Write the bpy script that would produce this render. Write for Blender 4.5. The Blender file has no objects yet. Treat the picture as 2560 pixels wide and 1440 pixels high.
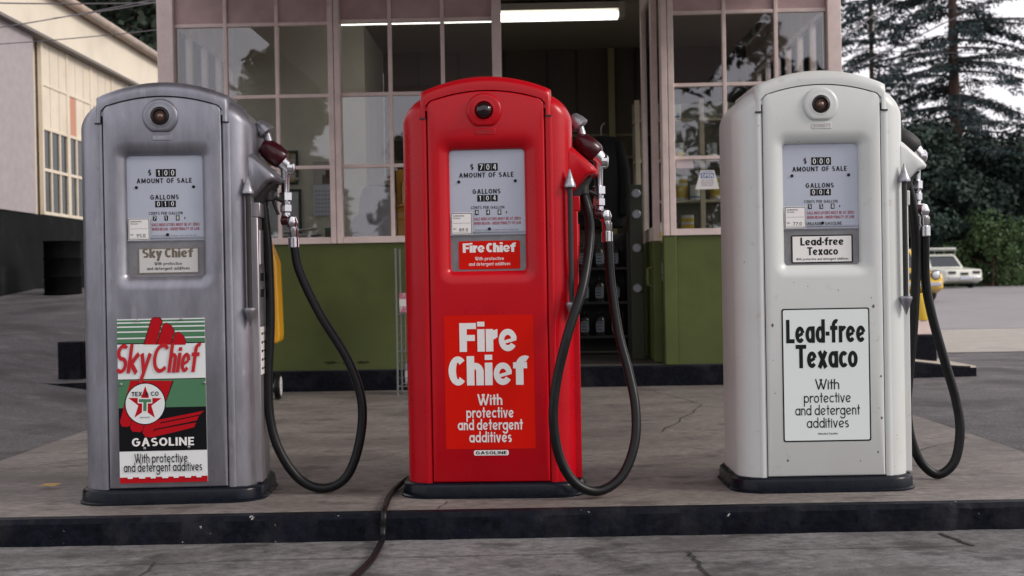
import bpy, bmesh, math, random
from mathutils import Vector, Matrix
R=math.radians
S=bpy.context.scene
random.seed(7)
# ------------------------------------------------------------------ camera
cd=bpy.data.cameras.new('camera'); cam=bpy.data.objects.new('camera',cd); S.collection.objects.link(cam)
F=3105.0; PITCH=22/F; ROLL=.018; CZ=.79
cd.sensor_width=36; cd.lens=36*F/2560; cd.clip_end=2000; cd.clip_start=.05
cam.matrix_world=Matrix.Translation((0,0,CZ))@Matrix.Rotation(R(90)-PITCH,4,'X')@Matrix.Rotation(-ROLL,4,'Z')
cd.dof.use_dof=True; cd.dof.focus_distance=4.5; cd.dof.aperture_fstop=4.8
S.camera=cam
# ------------------------------------------------------------------ sky, sun, exposure
SUN_EL=31; SUN_AZ=106      # degrees: azimuth clockwise from +Y; soft sun high on the right, behind the camera
w=bpy.data.worlds.new('World'); S.world=w; w.use_nodes=True
nt=w.node_tree; bg=nt.nodes['Background']
sky=nt.nodes.new('ShaderNodeTexSky'); sky.sky_type='NISHITA'; sky.sun_disc=False
sky.sun_elevation=R(SUN_EL); sky.sun_rotation=R(SUN_AZ); sky.air_density=2; sky.dust_density=6
hs=nt.nodes.new('ShaderNodeHueSaturation'); hs.inputs['Saturation'].default_value=.22
tc=nt.nodes.new('ShaderNodeTexCoord'); nz=nt.nodes.new('ShaderNodeTexNoise'); nz.inputs['Scale'].default_value=2.2; nz.inputs['Detail'].default_value=5
cr=nt.nodes.new('ShaderNodeValToRGB'); cr.color_ramp.elements[0].position=.3; cr.color_ramp.elements[1].position=.75
cr.color_ramp.elements[0].color=(12.2,11.8,12.6,1); cr.color_ramp.elements[1].color=(14.5,14.0,14.6,1)
mx=nt.nodes.new('ShaderNodeMix'); mx.data_type='RGBA'; mx.inputs['Factor'].default_value=.8
nt.links.new(sky.outputs[0],hs.inputs['Color']); nt.links.new(hs.outputs[0],mx.inputs['A'])
nt.links.new(tc.outputs['Generated'],nz.inputs['Vector']); nt.links.new(nz.outputs[0],cr.inputs[0]); nt.links.new(cr.outputs[0],mx.inputs['B'])
nt.links.new(mx.outputs['Result'],bg.inputs['Color']); bg.inputs['Strength'].default_value=.085
sd=bpy.data.lights.new('sun','SUN'); sd.energy=1.7; sd.angle=R(16); sd.color=(1,.93,.84)
so=bpy.data.objects.new('sun',sd); S.collection.objects.link(so)
d=Vector((math.sin(R(SUN_AZ))*math.cos(R(SUN_EL)),math.cos(R(SUN_AZ))*math.cos(R(SUN_EL)),math.sin(R(SUN_EL))))
so.rotation_euler=d.to_track_quat('Z','Y').to_euler(); so.location=d*30
vs_=S.view_settings; vs_.view_transform='Standard'; vs_.look='None'; vs_.gamma=1; vs_.use_curve_mapping=False
vs_.exposure=0.22
S.render.engine='CYCLES'

# ------------------------------------------------------------------ materials
MATS={}
def mat(name,col,rough=.6,metal=0,var=.0,vscale=8,bump=0,bscale=60,coat=0,spec=.5,dirt=None,dscale=3,dlo=.55,dhi=.7,stretch=(1,1,1),emit=None,estr=0,alpha=1):
    if name in MATS: return MATS[name]
    m=bpy.data.materials.new(name); m.use_nodes=True; n=m.node_tree.nodes; l=m.node_tree.links
    b=n['Principled BSDF']; b.inputs['Roughness'].default_value=rough; b.inputs['Metallic'].default_value=metal
    b.inputs['Coat Weight'].default_value=coat; b.inputs['Specular IOR Level'].default_value=spec
    c4=(*col,1); b.inputs['Base Color'].default_value=c4
    t=n.new('ShaderNodeTexCoord'); mp=n.new('ShaderNodeMapping'); mp.inputs['Scale'].default_value=stretch
    l.new(t.outputs['Object'],mp.inputs['Vector']); out=None
    if var>0:
        z=n.new('ShaderNodeTexNoise'); z.inputs['Scale'].default_value=vscale; z.inputs['Detail'].default_value=6; z.inputs['Roughness'].default_value=.65
        l.new(mp.outputs[0],z.inputs['Vector'])
        r=n.new('ShaderNodeValToRGB'); e=r.color_ramp.elements; e[0].position=.3; e[1].position=.7
        e[0].color=(*[max(0,x*(1-var)) for x in col],1); e[1].color=(*[min(1,x*(1+var)) for x in col],1)
        l.new(z.outputs[0],r.inputs[0]); out=r.outputs[0]
        mr=n.new('ShaderNodeMapRange'); mr.inputs['To Min'].default_value=max(.02,rough-.08); mr.inputs['To Max'].default_value=min(1,rough+.1)
        l.new(z.outputs[0],mr.inputs[0]); l.new(mr.outputs[0],b.inputs['Roughness'])
    if dirt:
        for (dc,dsc,lo,hi,amt) in dirt:
            z=n.new('ShaderNodeTexNoise'); z.inputs['Scale'].default_value=dsc; z.inputs['Detail'].default_value=9; z.inputs['Roughness'].default_value=.62
            l.new(mp.outputs[0],z.inputs['Vector'])
            r=n.new('ShaderNodeMapRange'); r.inputs['From Min'].default_value=lo; r.inputs['From Max'].default_value=hi; r.inputs['To Max'].default_value=amt
            l.new(z.outputs[0],r.inputs[0])
            k=n.new('ShaderNodeMix'); k.data_type='RGBA'; l.new(r.outputs[0],k.inputs['Factor'])
            if out: l.new(out,k.inputs['A'])
            else: k.inputs['A'].default_value=c4
            k.inputs['B'].default_value=(*dc,1); out=k.outputs['Result']
    if out: l.new(out,b.inputs['Base Color'])
    if bump:
        z=n.new('ShaderNodeTexNoise'); z.inputs['Scale'].default_value=bscale; z.inputs['Detail'].default_value=5
        l.new(mp.outputs[0],z.inputs['Vector'])
        bp=n.new('ShaderNodeBump'); bp.inputs['Strength'].default_value=bump; bp.inputs['Distance'].default_value=.004
        l.new(z.outputs[0],bp.inputs['Height']); l.new(bp.outputs[0],b.inputs['Normal'])
    if emit: b.inputs['Emission Color'].default_value=(*emit,1); b.inputs['Emission Strength'].default_value=estr
    MATS[name]=m; return m
def glass_mat(name,tint=(.93,.95,.94),blend=.12):
    if name in MATS: return MATS[name]
    m=bpy.data.materials.new(name); m.use_nodes=True; n=m.node_tree.nodes; l=m.node_tree.links
    n.remove(n['Principled BSDF']); o=n['Material Output']
    tr=n.new('ShaderNodeBsdfTransparent'); tr.inputs[0].default_value=(*tint,1)
    gl=n.new('ShaderNodeBsdfGlossy'); gl.inputs['Roughness'].default_value=.015; gl.inputs[0].default_value=(.95,.95,1,1)
    lw=n.new('ShaderNodeLayerWeight'); lw.inputs['Blend'].default_value=blend
    mr=n.new('ShaderNodeMapRange'); mr.inputs['From Min'].default_value=0; mr.inputs['From Max'].default_value=1; mr.inputs['To Min'].default_value=.085; mr.inputs['To Max'].default_value=1
    z=n.new('ShaderNodeTexNoise'); z.inputs['Scale'].default_value=2.5
    bp=n.new('ShaderNodeBump'); bp.inputs['Strength'].default_value=.05; bp.inputs['Distance'].default_value=.02
    t=n.new('ShaderNodeTexCoord'); l.new(t.outputs['Object'],z.inputs['Vector']); l.new(z.outputs[0],bp.inputs['Height']); l.new(bp.outputs[0],gl.inputs['Normal'])
    x=n.new('ShaderNodeMixShader'); l.new(lw.outputs['Fresnel'],mr.inputs[0]); l.new(mr.outputs[0],x.inputs[0]); l.new(tr.outputs[0],x.inputs[1]); l.new(gl.outputs[0],x.inputs[2])
    l.new(x.outputs[0],o.inputs['Surface']); MATS[name]=m; return m

# ------------------------------------------------------------------ mesh builder
class MB:
    def __init__(s): s.v=[]; s.f=[]; s.m=[]
    def add(s,v,f,m=0):
        o=len(s.v); s.v+= [tuple(q) for q in v]; s.f+=[tuple(i+o for i in q) for q in f]; s.m+=[m]*len(f); return s
    def box(s,x0,x1,y0,y1,z0,z1,m=0):
        v=[(x,y,z) for x in (x0,x1) for y in (y0,y1) for z in (z0,z1)]
        return s.add(v,[(0,1,3,2),(4,6,7,5),(0,4,5,1),(2,3,7,6),(0,2,6,4),(1,5,7,3)],m)
    def loops(s,L,closed=True,cap0=True,cap1=True,m=0):
        n=len(L[0]); v=[p for q in L for p in q]; f=[]
        for i in range(len(L)-1):
            for j in range(n if closed else n-1):
                k=(j+1)%n; f.append((i*n+j,i*n+k,(i+1)*n+k,(i+1)*n+j))
        if cap0: f.append(tuple(range(n)))
        if cap1: f.append(tuple(range((len(L)-1)*n,len(L)*n)))
        return s.add(v,f,m)
    def tube(s,pts,r,n=12,m=0,cap=True):
        P=[Vector(p) for p in pts]; rs=r if isinstance(r,(list,tuple)) else [r]*len(P)
        T=[]
        for i in range(len(P)):
            a=P[max(0,i-1)]; b=P[min(len(P)-1,i+1)]; t=(b-a)
            T.append(t.normalized() if t.length>1e-9 else Vector((0,0,1)))
        u=T[0].orthogonal().normalized(); L=[]
        for i in range(len(P)):
            u=(u-T[i]*u.dot(T[i])); u=u.normalized() if u.length>1e-6 else T[i].orthogonal().normalized()
            w_=T[i].cross(u)
            L.append([P[i]+(u*math.cos(2*math.pi*k/n)+w_*math.sin(2*math.pi*k/n))*rs[i] for k in range(n)])
        return s.loops(L,True,cap,cap,m)
    def lathe(s,prof,o=(0,0,0),axis=(0,0,1),n=24,m=0):
        a=Vector(axis).normalized(); u=a.orthogonal().normalized(); w_=a.cross(u); o=Vector(o)
        L=[[o+a*t+(u*math.cos(2*math.pi*k/n)+w_*math.sin(2*math.pi*k/n))*max(r,1e-4) for k in range(n)] for r,t in prof]
        return s.loops(L,True,True,True,m)
    def prism(s,poly,t0,t1,axis='y',m=0):
        f={'y':lambda p,t:(p[0],t,p[1]),'x':lambda p,t:(t,p[0],p[1]),'z':lambda p,t:(p[0],p[1],t)}[axis]
        return s.loops([[f(p,t0) for p in poly],[f(p,t1) for p in poly]],True,True,True,m)
    def quad(s,x0,x1,z0,z1,y,m=0): return s.add([(x0,y,z0),(x1,y,z0),(x1,y,z1),(x0,y,z1)],[(0,1,2,3)],m)
    def poly(s,pts,y,m=0): return s.add([(p[0],y,p[1]) for p in pts],[tuple(range(len(pts)))],m)
    def build(s,name,mats,parent=None,loc=None,smooth=35,bevel=0,bseg=2,recalc=True,sub=0):
        me=bpy.data.meshes.new(name); me.from_pydata(s.v,[],s.f)
        if not isinstance(mats,(list,tuple)): mats=[mats]
        for k in mats: me.materials.append(k)
        me.polygons.foreach_set('material_index',s.m)
        if recalc:
            b=bmesh.new(); b.from_mesh(me); bmesh.ops.recalc_face_normals(b,faces=b.faces[:]); b.to_mesh(me); b.free()
        if smooth:
            me.polygons.foreach_set('use_smooth',[True]*len(me.polygons)); me.set_sharp_from_angle(angle=R(smooth))
        me.update(); o=bpy.data.objects.new(name,me); S.collection.objects.link(o)
        if parent: o.parent=parent
        if loc: o.location=loc
        if bevel:
            q=o.modifiers.new('bevel','BEVEL'); q.width=bevel; q.segments=bseg; q.limit_method='ANGLE'; q.angle_limit=R(40); q.harden_normals=False
        return o
def empty(name,loc=(0,0,0),rz=0):
    o=bpy.data.objects.new(name,None); S.collection.objects.link(o); o.location=loc; o.rotation_euler=(0,0,rz); o.empty_display_size=.1; return o
def tag(o,label=None,cat=None,group=None,kind=None):
    if label: o['label']=label
    if cat: o['category']=cat
    if group: o['group']=group
    if kind: o['kind']=kind
    return o
def crom(pts,n=8):
    P=[Vector(p) for p in pts]; P=[P[0]*2-P[1]]+P+[P[-1]*2-P[-2]]; out=[]
    for i in range(1,len(P)-2):
        a,b,c,d_=P[i-1:i+3]
        for k in range(n):
            t=k/n; out.append(.5*((2*b)+(c-a)*t+(2*a-5*b+4*c-d_)*t*t+(3*b-a-3*c+d_)*t**3))
    out.append(P[-2]); return out
def rrect(hx,hy,r,n=6,cx=0,cy=0):
    r=max(min(r,hx-1e-4,hy-1e-4),1e-4); out=[]
    for (sx,sy,a0) in ((1,-1,-90),(1,1,0),(-1,1,90),(-1,-1,180)):
        for k in range(n+1):
            a=R(a0+90*k/n); out.append((cx+sx*(hx-r)+r*math.cos(a),cy+sy*(hy-r)+r*math.sin(a)))
    return out

# ------------------------------------------------------------------ stroke lettering (geometric sans; wx/wy = stem and bar widths, cap height 1)
def glyph(c,wx,wy,xh,bwf=.98):
    st=[]; h=wx/2
    def pg(*p): st.append([list(p)])
    def ln(x0,y0,x1,y1,w_=None):
        w_=w_ or wx; dx,dy=x1-x0,y1-y0; L=math.hypot(dx,dy); nx,ny=-dy/L*w_/2,dx/L*w_/2
        pg((x0+nx,y0+ny),(x0-nx,y0-ny),(x1-nx,y1-ny),(x1+nx,y1+ny))
    def V(x,y0,y1): pg((x,y0),(x+wx,y0),(x+wx,y1),(x,y1))
    def H(x0,x1,y): pg((x0,y),(x1,y),(x1,y+wy),(x0,y+wy))
    def A(cx,cy,rx,ry,a0,a1):
        n=max(3,int(abs(a1-a0)/14)); ix,iy=max(rx-wx,.012),max(ry-wy,.012); q=[]
        for k in range(n):
            a,b=R(a0+(a1-a0)*k/n),R(a0+(a1-a0)*(k+1)/n)
            q.append([(cx+rx*math.cos(a),cy+ry*math.sin(a)),(cx+rx*math.cos(b),cy+ry*math.sin(b)),(cx+ix*math.cos(b),cy+iy*math.sin(b)),(cx+ix*math.cos(a),cy+iy*math.sin(a))])
        st.append(q)
    bw=max(xh*bwf,2*wx+.08); b2=bw/2; x2=xh/2; nb=max(xh*.82*bwf,2*wx+.07)
    if c==' ': return st,.3
    if c in 'abdpqgoce':
        if c=='o': A(b2,x2,b2,x2,0,360); return st,bw
        if c=='c': A(b2,x2,b2,x2,42,318); return st,bw*.86
        if c=='e' and wx>.25:
            wx=wx*.74; A(b2,x2,b2,x2,8,328); ln(b2-b2*.72,x2-.10,b2+b2*.93,x2+.045,.115); return st,bw
        if c=='e':
            A(b2,x2,b2,x2,14,322); ln(b2+(b2-h)*math.cos(R(14)),x2+(x2-wy/2)*math.sin(R(14)),b2-(b2-h)*math.cos(R(14)),x2-(x2-wy/2)*math.sin(R(18)),wy*.85); return st,bw
        A(b2,x2,b2,x2,0,360)
        if c=='a': V(bw-wx,0,xh)
        if c=='b': V(0,0,1)
        if c=='d': V(bw-wx,0,1)
        if c=='p': V(0,-.34,xh)
        if c=='q': V(bw-wx,-.34,xh)
        if c=='g': V(bw-wx,-.12,xh); A(b2,-.12,b2,.24,180,360)
        return st,bw
    if c=='i': V(0,0,xh); V(0,xh+wy*.45,min(1.04,xh+wy*.45+max(wy,.12))); return st,wx
    if c=='l': V(0,0,1); return st,wx
    if c=='r' and wx>.25: V(0,0,xh); pg((wx-.02,xh*.50),(wx+.17,xh*.64),(wx+.17,xh*1.0),(wx-.02,xh*.93)); return st,wx+.17
    if c=='r': V(0,0,xh); A(nb*.62,xh-nb*.5,nb*.5,nb*.5,50,170); return st,nb*.78
    if c=='n': V(0,0,xh); A(nb/2,xh-nb/2,nb/2,nb/2,0,180); V(nb-wx,0,xh-nb/2); return st,nb
    if c=='h': V(0,0,1); A(nb/2,xh-nb/2,nb/2,nb/2,0,180); V(nb-wx,0,xh-nb/2); return st,nb
    if c=='m':
        V(0,0,xh)
        for k in (0,1): A(nb/2+k*(nb-wx),xh-nb/2,nb/2,nb/2,0,180); V((k+1)*(nb-wx),0,xh-nb/2)
        return st,2*nb-wx
    if c=='u': V(nb-wx,0,xh); A(nb/2,nb/2,nb/2,nb/2,180,360); V(0,nb/2,xh); return st,nb
    if c=='t': V(.13,0,.95); H(0,.26+wx,xh-wy); return st,.24+wx
    if c=='f': r=max(.3*bwf,wx+.06); V(.1,0,1-r); A(.1+r,1-r,r,r,62,180); H(0,.24+wx,xh-wy); return st,.24+wx+.03
    if c in 'vyxwWVkXYKzM':
        H_={'v':xh,'y':xh,'x':xh,'w':xh,'k':xh,'z':xh}.get(c,1.0); W={'v':.62,'y':.62,'x':.62,'w':.95,'W':1.2,'V':.75,'X':.75,'Y':.72,'K':.7,'k':.58,'z':.55,'M':.9}[c]; W=max(W,2*wx+.1)
        if c in 'vV': ln(h,H_,W/2,0); ln(W-h,H_,W/2,0)
        elif c=='y': ln(h,xh,W/2,.02); ln(W-h,xh,W*.3,-.34)
        elif c in 'xX': ln(h,H_,W-h,0); ln(W-h,H_,h,0)
        elif c in 'wW':
            for a,b in ((h,W*.3),(W*.58,W*.3),(W*.42,W*.7),(W-h,W*.7)): ln(a,H_,b,0)
        elif c=='Y': ln(h,1,W/2,.45); ln(W-h,1,W/2,.45); V(W/2-h,0,.48)
        elif c in 'kK': V(0,0,1); ln(wx*.8,H_*.42,W-h*.6,H_); ln(wx*.8,H_*.55,W-h*.6,0)
        elif c=='M': V(0,0,1); V(W-wx,0,1); ln(h,1,W/2,.15); ln(W-h,1,W/2,.15)
        else: H(0,W,0); H(0,W,H_-wy); ln(h,wy*.5,W-h,H_-wy*.5)
        return st,W
    if c=='s' or c=='S':
        T=xh if c=='s' else 1; W=max(xh*.68 if c=='s' else .62,2*wx+.04); r=(T+wy)/4
        A(W/2,T-r,W/2,r,40,270); A(W/2,r,W/2,r,-140,90); return st,W
    if c in 'OQCG':
        W=max(.92 if wx<.2 else .80*bwf,2*wx+.1)
        if c in 'OQ': A(W/2,.5,W/2,.5,0,360)
        else: A(W/2,.5,W/2,.5,45,(315 if c=='C' else 360))
        if c=='G': H(W*.52,W,.42)
        if c=='Q': ln(W*.6,.3,W,-.02)
        return st,(W if c!='C' else W*.9)
    if c in 'TLEFHIDPRBUNAJZ':
        W={'T':.64,'L':.52,'E':.55,'F':.52,'H':.7,'I':wx,'D':.74,'P':.58,'R':.62,'B':.6,'U':.7,'N':.74,'A':.78,'J':.5,'Z':.62}[c]; W=max(W,2*wx+.08) if c!='I' else wx
        if c=='T': V(W/2-h,0,1-wy); H(0,W,1-wy)
        elif c=='L': V(0,0,1); H(wx,W,0)
        elif c=='E': V(0,0,1); H(wx,W,0); H(wx,W*.92,.5-wy/2); H(wx,W,1-wy)
        elif c=='F': V(0,0,1); H(wx,W*.92,.48-wy/2); H(wx,W,1-wy)
        elif c=='H': V(0,0,1); V(W-wx,0,1); H(wx,W-wx,.5-wy/2)
        elif c=='I': V(0,0,1)
        elif c=='D': V(0,0,1); A(W-.5,.5,.5,.5,-90,90); H(wx,W-.5+.001,0) if W>.5+wx else 0; H(wx,W-.5+.001,1-wy) if W>.5+wx else 0
        elif c in 'PRB':
            V(0,0,1); A(W-.27,.73,.27,.27,-90,90); H(wx,W-.27,.46); H(wx,W-.27,1-wy)
            if c=='R': ln(W*.45,.46,W-h,0)
            if c=='B': A(W-.25,.25,.25,.25,-90,90); H(wx,W-.25,0)
        elif c=='U': V(0,W/2,1); V(W-wx,W/2,1); A(W/2,W/2,W/2,W/2,180,360)
        elif c=='N': V(0,0,1); V(W-wx,0,1); ln(h,1-wy*.3,W-h,wy*.3)
        elif c=='A': ln(h,0,W/2,1); ln(W-h,0,W/2,1); H(W*.25,W*.75,.28)
        elif c=='J': V(W-wx,.25,1); A(W/2,.25,W/2,.25,180,360)
        elif c=='Z': H(0,W,0); H(0,W,1-wy); ln(h,wy*.5,W-h,1-wy*.5)
        return st,W
    if c in '0123456789$':
        W=.56
        if c=='0': A(W/2,.5,W/2,.5,0,360)
        elif c=='1': V(W/2-h,0,1); ln(W*.15,.74,W/2,.93,wy)
        elif c=='2': A(W/2,.72,W/2,.28,-20,170); ln(W-h,.6,h,wy*.6); H(0,W,0)
        elif c=='3': A(W/2,.74,W/2,.26,-90,150); A(W/2,.26,W/2,.27,-150,90)
        elif c=='4': V(W*.6,0,1); ln(W*.62,1,h,.32,wy); H(0,W,.25)
        elif c=='5': H(.06,W,1-wy); V(.06,.5,1-wy); A(W/2,.3,W/2,.3,-150,120)
        elif c=='6': A(W/2,.3,W/2,.3,0,360); ln(h,.35,W*.7,1)
        elif c=='7': H(0,W,1-wy); ln(W-h,1-wy,W*.3,0)
        elif c=='8': A(W/2,.74,W*.46,.26,0,360); A(W/2,.27,W/2,.27,0,360)
        elif c=='9': A(W/2,.7,W/2,.3,0,360); ln(W-h,.65,W*.3,0)
        elif c=='$': A(W/2,.68,W/2,.2+wy/2,40,270); A(W/2,.32,W/2,.2+wy/2,-140,90); V(W/2-h/2,-.08,1.08)
        return st,W
    if c=='-': H(0,.24,xh*.42); return st,.24
    if c=='.': pg((0,0),(wx,0),(wx,wy),(0,wy)); return st,wx
    if c=='¢': A(.22,.4,.22,.24,45,315); V(.2-h/2,.08,.74); return st,.44
    return st,.4
def text(mb,s,x,z,y,h,wx=.13,wy=None,xh=.68,track=.12,align='c',width=None,shear=0,m=0,sx=1,rot=0,sp=None,bwf=.98):
    """flat letters in the XZ plane facing -Y; z = baseline, h = cap height; every stroke sits a hair above the one before"""
    wy=wy or wx*.92; cur=0; Q=[]
    for c in s:
        st,a=glyph(c,wx,wy,xh,bwf)
        if c==' ' and sp: a=sp
        for q in st: Q.append([[(cur+p[0]+shear*p[1],p[1]) for p in quad] for quad in q])
        cur+=a+track
    cur-=track; k=h*sx
    if width: k=width/max(cur,1e-6)
    off={'c':-cur*k/2,'l':0,'r':-cur*k}[align]; ca,sa=math.cos(rot),math.sin(rot)
    for i,st in enumerate(Q):
        yy=y-.00003*(i%9)
        for quad in st:
            P=[(p[0]*k+off,p[1]*h) for p in quad]
            mb.add([(x+a*ca-b*sa,yy,z+a*sa+b*ca) for a,b in P],[(0,1,2,3)],m)

# ------------------------------------------------------------------ shared materials
chrome=mat('chrome',(.62,.62,.64),.16,1,var=.15,vscale=40)
dullmetal=mat('dull cast metal',(.33,.33,.36),.36,.75,var=.3,vscale=25,bump=.15)
rubber=mat('black hose rubber',(.006,.006,.007),.36,0,var=.3,vscale=30,spec=.24)
blackpaint=mat('black gloss base paint',(.004,.006,.011),.27,0,var=.35,vscale=18,bump=.1,spec=.22,dirt=[((.07,.07,.08),7,.62,.75,.3)])
blackmat=mat('flat black',(.012,.012,.013),.6)
ink=mat('black ink',(.010,.012,.012),.5,spec=.15); redink=mat('red ink',(.33,.03,.05),.5)
dialwhite=mat('pale blue white enamel dial',(.43,.465,.545),.32,0,var=.03,vscale=6,coat=.3)
whiteplastic=mat('white card',(.78,.76,.74),.45)
dgrey=mat('grey dial surround',(.20,.20,.21),.5,.2,var=.15,vscale=20)
redgrip=mat('dark red grip',(.042,.0015,.006),.28,0,coat=.12,spec=.35)

# ------------------------------------------------------------------ pumps
def arch(x,z0,k=.95): return z0-k*x*x
def pump_parts(root,pm,capm,kind,hose_pts):
    HW,HD,RC,RF=.3125,.21,.09,.06
    mb=MB(); L=[]
    def ring(ins,fz): return [(x,y,fz(x,y)) for x,y in rrect(HW-ins,HD-ins,max(RC-ins,.012),8)]
    ztop=lambda x:arch(x,1.512)
    L.append(ring(0,lambda x,y:.05)); 
    for k in range(1,4): L.append(ring(0,lambda x,y,k=k:.05+(ztop(x)-RF-.05)*k/4))
    for k in range(0,9):
        a=R(90*k/8); L.append(ring(RF*(1-math.cos(a)),lambda x,y,a=a:ztop(x)-RF+RF*math.sin(a)))
    base_=ring(RF,lambda x,y:0)
    for f in (.75,.5,.25): L.append([(x*1,y*f,ztop(x)) for x,y,_ in base_])
    L.append([(x,y*.001,ztop(x)) for x,y,_ in base_])
    mb.loops(L,True,True,False)
    keep=[]
    for fi,fc in enumerate(mb.f):       # open the shell behind the front panel so the dial can sit back in it
        vs=[mb.v[i] for i in fc]
        if len(fc)==4 and all(abs(p[1]+HD)<1e-4 for p in vs) and min(p[0] for p in vs)<0<max(p[0] for p in vs): continue
        keep.append(fi)
    mb.f=[mb.f[i] for i in keep]; mb.m=[mb.m[i] for i in keep]
    body=mb.build('body',pm,root,smooth=40)
    # corner trims beside the front panel and a side channel
    for sx in (-1,1):
        t=MB(); t.prism([(sx*.2150,-.2075),(sx*.2215,-.2128),(sx*.236,-.2132),(sx*.243,-.206)],.052,1.378,'z'); t.build('trim_strip',pm,root,smooth=50)
    # top cap : band over the crown with a turned front lip and two short legs
    C=MB(); N=26; XW=.238; prof=[]
    zo=lambda x:arch(x,1.530); zi=lambda x:arch(x,1.476,.85)
    leg=1.381
    outer=[(-XW,leg),(-XW,leg+.05)]+[(-XW+2*XW*i/N,zo(-XW+2*XW*i/N)) for i in range(N+1)]+[(XW,leg+.05),(XW,leg)]
    XI=.2185
    inner=[(-XI,leg),(-XI,leg+.02)]+[(-XI+2*XI*i/N,zi(-XI+2*XI*i/N)-(.012 if i in(0,N) else 0)) for i in range(N+1)]+[(XI,leg+.02),(XI,leg)]
    RR=.04; yf=-.2165
    for o_,i_ in zip(outer,inner):
        sec=[]; dx,dz=o_[0]-i_[0],o_[1]-i_[1]; dl=math.hypot(dx,dz); rr=min(RR,dl*.7)
        sec.append((i_[0],yf,i_[1]))
        for k in range(7):
            a=R(90*k/6); q=(dl-rr+rr*math.sin(a))/dl; sec.append((i_[0]+dx*q,yf+rr*(1-math.cos(a)),i_[1]+dz*q))
        for k in range(6,-1,-1):
            a=R(90*k/6); q=(dl-rr+rr*math.sin(a))/dl; sec.append((i_[0]+dx*q,-yf-rr*(1-math.cos(a)),i_[1]+dz*q))
        sec.append((i_[0],-yf,i_[1])); prof.append(sec)
    C.loops(prof,True,True,True); C.build('top_cap',capm,root,smooth=50)
    for sx in (-1,1):
        sm=MB(); sm.box(sx*.2285-.011,sx*.2285+.011,-.2172,-.2,leg-.006,leg-.0005); sm.build('cap_seam',blackmat,root,smooth=0)
    # front panel with the soft recess round the dial
    P=MB(); n=6; hx,z0,z1=.2125,.056,1.474
    def outl(ins,y):
        o=[]
        for (sx,top) in ((1,0),(1,1),(-1,1),(-1,0)):
            for k in range(n+1):
                r=.03 if top else .004; r=max(r-ins,.002)
                a={ (1,0):-90,(1,1):0,(-1,1):90,(-1,0):180}[(sx,top)]; a=R(a+90*k/n)
                x=sx*(hx-ins-r)+r*math.cos(a); zc=(arch(hx-ins-r,z1,.85)-ins-r) if top else z0+ins+r
                o.append((x,y,zc+r*math.sin(a)))
            if (sx,top)==(1,1):
                xa=hx-ins-r
                for q in range(1,14): xx=xa-2*xa*q/14; o.append((xx,y,arch(xx,z1,.85)-ins))
        return o
    yb,yp=-.207,-.2165
    WX,WZ0,WZ1=.137,.822,1.263; cz=(WZ0+WZ1)/2
    def win(e,y):
        q=[(x,y,z) for x,z in rrect(WX+e,(WZ1-WZ0)/2+e,.014+e*.8,n,0,cz)]; k=2*(n+1); a,b=q[k-1],q[k]
        return q[:k]+[(a[0]+(b[0]-a[0])*i/14,y,a[2]) for i in range(1,14)]+q[k:]
    loops=[outl(0,yb),outl(.002,yp+.002),outl(.006,yp)]+[win(e,yp+dd) for e,dd in ((.050,0),(.043,.0004),(.036,.0016),(.029,.0038),(.021,.0075),(.013,.0125),(.006,.0185),(.001,.026),(0,.036))]
    P.loops(loops,True,False,False); P.build('front_panel',pm,root,smooth=60)
    # dial
    yd=yp+.034
    D=MB(); D.quad(-WX-.004,WX+.004,.951,WZ1+.004,yd,0); D.quad(-WX-.004,WX+.004,WZ0-.004,.951,yd,1)
    D.box(-WX-.003,WX+.003,yd-.006,yd-.001,.9535,.958,2); D.box(-WX-.003,WX+.003,yd-.005,yd-.001,.9625,.967,2)
    dial=D.build('dial_face',[dialwhite,dgrey,mat('bright dial bar',(.42,.44,.50),.3,.6)],root,smooth=0)
    T=MB(); y=yd-.0008
    fan=dict(wx=.20,xh=.7,track=.2)
    digs={'grey':('100','010','718','95.0'),'red':('704','104','448','89.0'),'white':('000','004','558','77.0')}[kind]
    ox=-.0025
    text(T,'$',ox-.052,1.191,y,.021,wx=.14)
    for k,c in enumerate(digs[0]):
        xx=ox-.018+k*.0245; T.quad(xx-.0115,xx+.0115,1.186,1.214,y,0); text(T,c,xx,1.190,y-.0004,.020,wx=.14,m=2)
    text(T,'AMOUNT OF SALE',ox,1.163,y,.0175,width=.198,**fan)
    text(T,'GALLONS',ox,1.103,y,.0175,width=.102,**fan)
    for k,c in enumerate(digs[1]):
        xx=ox-.0225+k*.0255; T.quad(xx-.0118,xx+.0118,1.075,1.0985,y,0); text(T,c,xx,1.0785,y-.0004,.0175,wx=.14,m=2)
    text(T,'CENTS PER GALLON',ox+.003,1.048,y,.0105,width=.122,wx=.17,track=.2)
    for k,c in enumerate(digs[2]):
        xx=ox-.037+k*.0415; T.quad(xx-.0065,xx+.0065,1.026,1.0445,y,0); text(T,c,xx,1.029,y-.0004,.013,wx=.15,m=2)
    text(T,'¢',ox+.072,1.03,y,.012,wx=.16)
    text(T,'SALE INDICATORS MUST BE AT ZERO',ox+.038,1.0065,y,.0105,width=.172,wx=.17,m=1)
    text(T,'WHEN BEGUN - UNDER PENALTY OF LAW',ox+.038,.9905,y,.0105,width=.172,wx=.17,m=1)
    for (dx,dz) in ((-.103,1.148),(.103,1.148),(.006,.975)):
        T.lathe([(.0056,0),(.0056,.002),(.003,.0035)],(dx,y,dz),(0,-1,0),12,0)
    if kind=='white': text(T,'UNLEADED GASOLINE',ox+.012,.9675,y-.0062,.011,width=.13,wx=.17)
    else: text(T,'DISPENSES MOTOR FUEL IN UNITED STATES GALLONS ONLY',ox+.035,.9688,y-.006,.0042,width=.16,wx=.13)
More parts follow.
